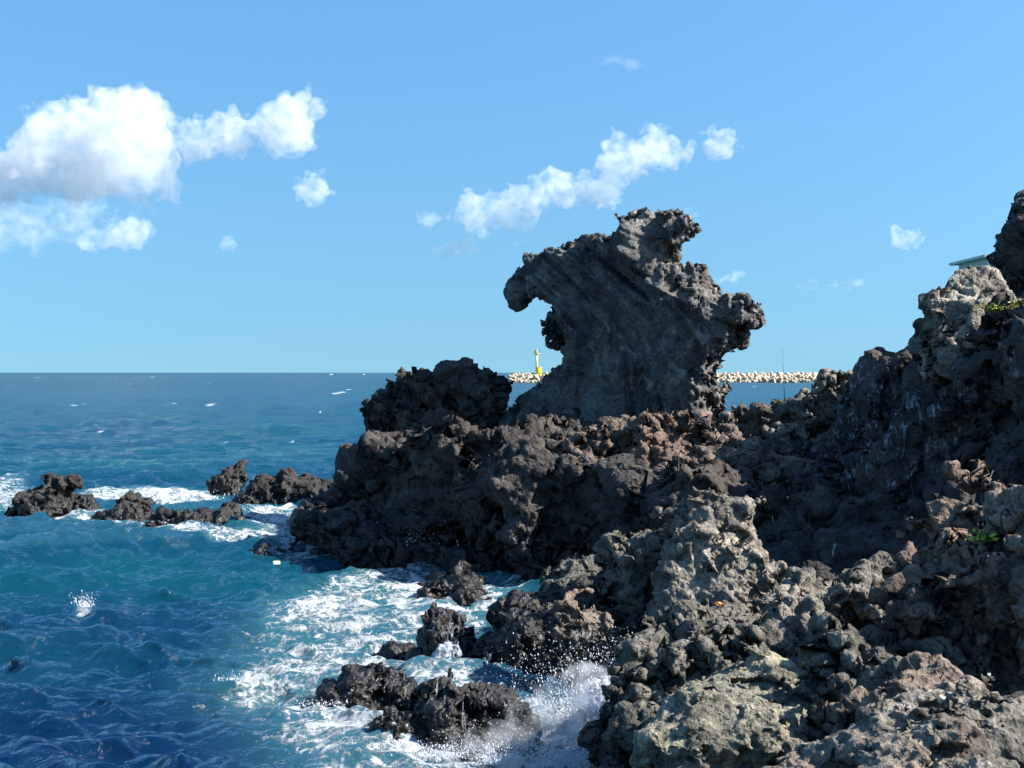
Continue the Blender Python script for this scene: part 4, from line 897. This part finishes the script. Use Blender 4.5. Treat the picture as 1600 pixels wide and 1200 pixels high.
# ------------------------------------------------------------------ plants, rod, driftwood, litter
def leaf_mat(name, a, b_):
    s = N(name); tc = s.n('ShaderNodeTexCoord').outputs['Object']
    c = s.mix(s.ramp(s.noise(tc, 18.0, 2), .35, .65), a, b_)
    return s.done(s.n('ShaderNodeBsdfPrincipled', Base_Color=c, Roughness=0.5, Subsurface_Weight=0.1))
def plant(px, py, rx, ry, n, size, label, mat, seed, stem_h):
    rng = np.random.default_rng(seed); p, nr = hit(px, py)
    r = empty('shore_plant', tuple(p)); tag(r, label, 'plant')
    V, Fc = [], []; SV, SF = [], []
    for k in range(n):
        c = rng.standard_normal(3) * (rx * .5, rx * .4, ry * .5); c[2] = abs(c[2]) + stem_h * .5
        d = rng.standard_normal(3); d[2] = abs(d[2]) * .7; d[1] -= .5; d /= np.linalg.norm(d); sd_ = np.cross(d, rng.standard_normal(3)); sd_ /= np.linalg.norm(sd_); up = np.cross(sd_, d)
        L = size * rng.uniform(.6, 1.3); wv = L * .32; b0 = len(V)
        for t, ww, hh in ((0, .15, 0), (.35, 1, .10), (.7, .8, .08), (1, .08, -.05)):
            for sgn in (-1, 0, 1): V.append(c + d * L * t + sd_ * wv * ww * sgn + up * L * (hh - (.08 if sgn == 0 else 0)))
        for i in range(3):
            for j in range(2): Fc.append((b0 + i * 3 + j, b0 + i * 3 + j + 1, b0 + i * 3 + j + 4, b0 + i * 3 + j + 3))
        if k % 4 == 0:
            v, f = frustum((0, 0, -.03), c, size * .06, size * .03, 5); b1 = len(SV); SV += v; SF += [tuple(i + b1 for i in q) for q in f]
    o = mesh_obj('leaves', V, Fc, mat, r); md = o.modifiers.new('thick', 'SOLIDIFY'); md.thickness = size * .06
    mesh_obj('stems', SV, SF, plain('plant_stem_' + str(seed), (0.16, 0.17, 0.05), .7, .2), r)
LEAF_Y = leaf_mat('yellow_green_leaf', (0.22, 0.26, 0.03), (0.48, 0.44, 0.06)); LEAF_G = leaf_mat('fresh_green_leaf', (0.13, 0.26, 0.02), (0.40, 0.40, 0.04))
plant(1572, 488, .42, .14, 260, .06, 'yellow green succulent clump on the shoulder of the right cliff', LEAF_Y, 31, .05)
plant(1536, 848, .16, .10, 46, .055, 'small bright green plant growing in the reddish bank', LEAF_G, 32, .04)
def rod():
    p, nr = hit(1227, 652); D = p[1]; tip = P(1222.5, 545, D)
    r = empty('fishing_rod', tuple(p)); tag(r, 'thin dark fishing rod standing upright on the crags', 'fishing rod')
    d = tip - p; L = np.linalg.norm(d); u = d / L; dk = plain('dark_carbon', (0.03, 0.03, 0.035), .4, .5, .1)
    V, Fc = join(frustum(-u * .15, u * .35, .016, .016, 8), frustum(u * .35, u * .4, .016, .010, 8)); mesh_obj('handle', V, Fc, dk, r)
    V, Fc = frustum(u * .4, d, .010, .0045, 8); mesh_obj('blank', V, Fc, dk, r)
    V, Fc = frustum(u * .3 + (0, -.02, 0), u * .3 + (0, -.09, 0), .035, .03, 10); mesh_obj('reel', V, Fc, M_STEEL, r)
    for t in (.45, .62, .78, .9, 1.0):
        V, Fc = frustum(d * t - u * .006, d * t + u * .006, .017 * (1.3 - t * .6), .017 * (1.3 - t * .6), 8); g = mesh_obj('line_guide', V, Fc, M_STEEL, r)
rod()
M_DRIFT = plain('bleached_wood', (0.50, 0.47, 0.42), .9, .2, .25, 20.0)
def stick(pa, pb, rad, label, seed):
    a, na = hit(*pa); b_, nb = hit(*pb); b_ = P(pb[0], pb[1], a[1] - .02); a = a + (0, -.02, .0)
    rng = np.random.default_rng(seed); r = 7; V, Fc = [], []; d = b_ - a
    r_ = empty('driftwood_stick', tuple(a)); tag(r_, label, 'driftwood')
    for k in range(6):
        t = k / 5; q = d * t + rng.normal(0, rad * .5, 3) * (0 < k < 5); rr = rad * (1 - .4 * t) * rng.uniform(.8, 1.15)
        for j in range(r): an = j * 6.2832 / r; V.append(q + np.array((math.cos(an) * rr, math.sin(an) * rr, math.sin(an + .6) * rr)))
    for k in range(5):
        for j in range(r): Fc.append((k * r + j, k * r + (j + 1) % r, (k + 1) * r + (j + 1) % r, (k + 1) * r + j))
    Fc += [tuple(range(r))[::-1], tuple(range(5 * r, 6 * r))]
    mesh_obj('shaft', V, Fc, M_DRIFT, r_)
    q = d * .75; V, Fc = frustum(q, q + np.array((rad * 3.5, -rad, rad * 2.5)), rad * .5, rad * .25, 6); mesh_obj('knot', V, Fc, M_DRIFT, r_)
stick((1229, 777), (1249, 775), .016, 'bleached stick lying level at the back of the dark gully', 1)
stick((1208, 816), (1206, 802), .014, 'short bleached stick standing under the beak of the tan ridge', 2)
stick((1301, 868), (1304, 849), .016, 'upright bleached stick in the middle of the dark gully', 3)
def scrap(px, py, size, mat, name, label, cat, seed, flat=.35):
    rng = np.random.default_rng(seed); p, nr = hit(px, py); V, Fc = [], []
    ph = np.linspace(0, math.pi, 6); n = 8
    for i, a in enumerate(ph):
        for j in range(n):
            b_ = j * 6.2832 / n; k = size * rng.uniform(.7, 1.2)
            V.append((k * math.sin(a) * math.cos(b_), k * math.sin(a) * math.sin(b_), flat * k * math.cos(a) + flat * size * .6))
    for i in range(5):
        for j in range(n): Fc.append((i * n + j, (i + 1) * n + j, (i + 1) * n + (j + 1) % n, i * n + (j + 1) % n))
    o = mesh_obj(name, V, Fc, mat, loc=tuple(p), smooth=False); return tag(o, label, cat)
scrap(1124, 946, .075, plain('rusty_orange', (0.55, 0.22, 0.06), .8, .2, .4, 14.0), 'litter_scrap', 'crumpled orange scrap caught at the foot of the tan ridge', 'litter', 1, .5)
scrap(1470, 1096, .04, plain('pale_pebble', (0.55, 0.48, 0.33), .9, .2, .2, 14.0), 'pebble', 'pale yellow pebble on top of the rounded grey rock', 'pebble', 2, .9)
scrap(1545, 1056, .025, plain('white_pebble', (0.65, 0.63, 0.6), .9, .2, .1, 14.0), 'pebble', 'small white pebble on the rust coloured rock', 'pebble', 3, .8)
def float_():
    p = sea_pt(432, 882); V, Fc = box((-.09, -.06, -.03), (.09, .06, .055)); o = mesh_obj('foam_float', V, Fc, M_SAIL, loc=tuple(p + (0, 0, .03)), rotz=.3, smooth=False)
    b_ = o.modifiers.new('round', 'BEVEL'); b_.width = .015; b_.segments = 2
    tag(o, 'white block of plastic foam drifting on the water left of centre', 'float')
float_()
print('done', round(time.time() - T0, 1), NT[0])
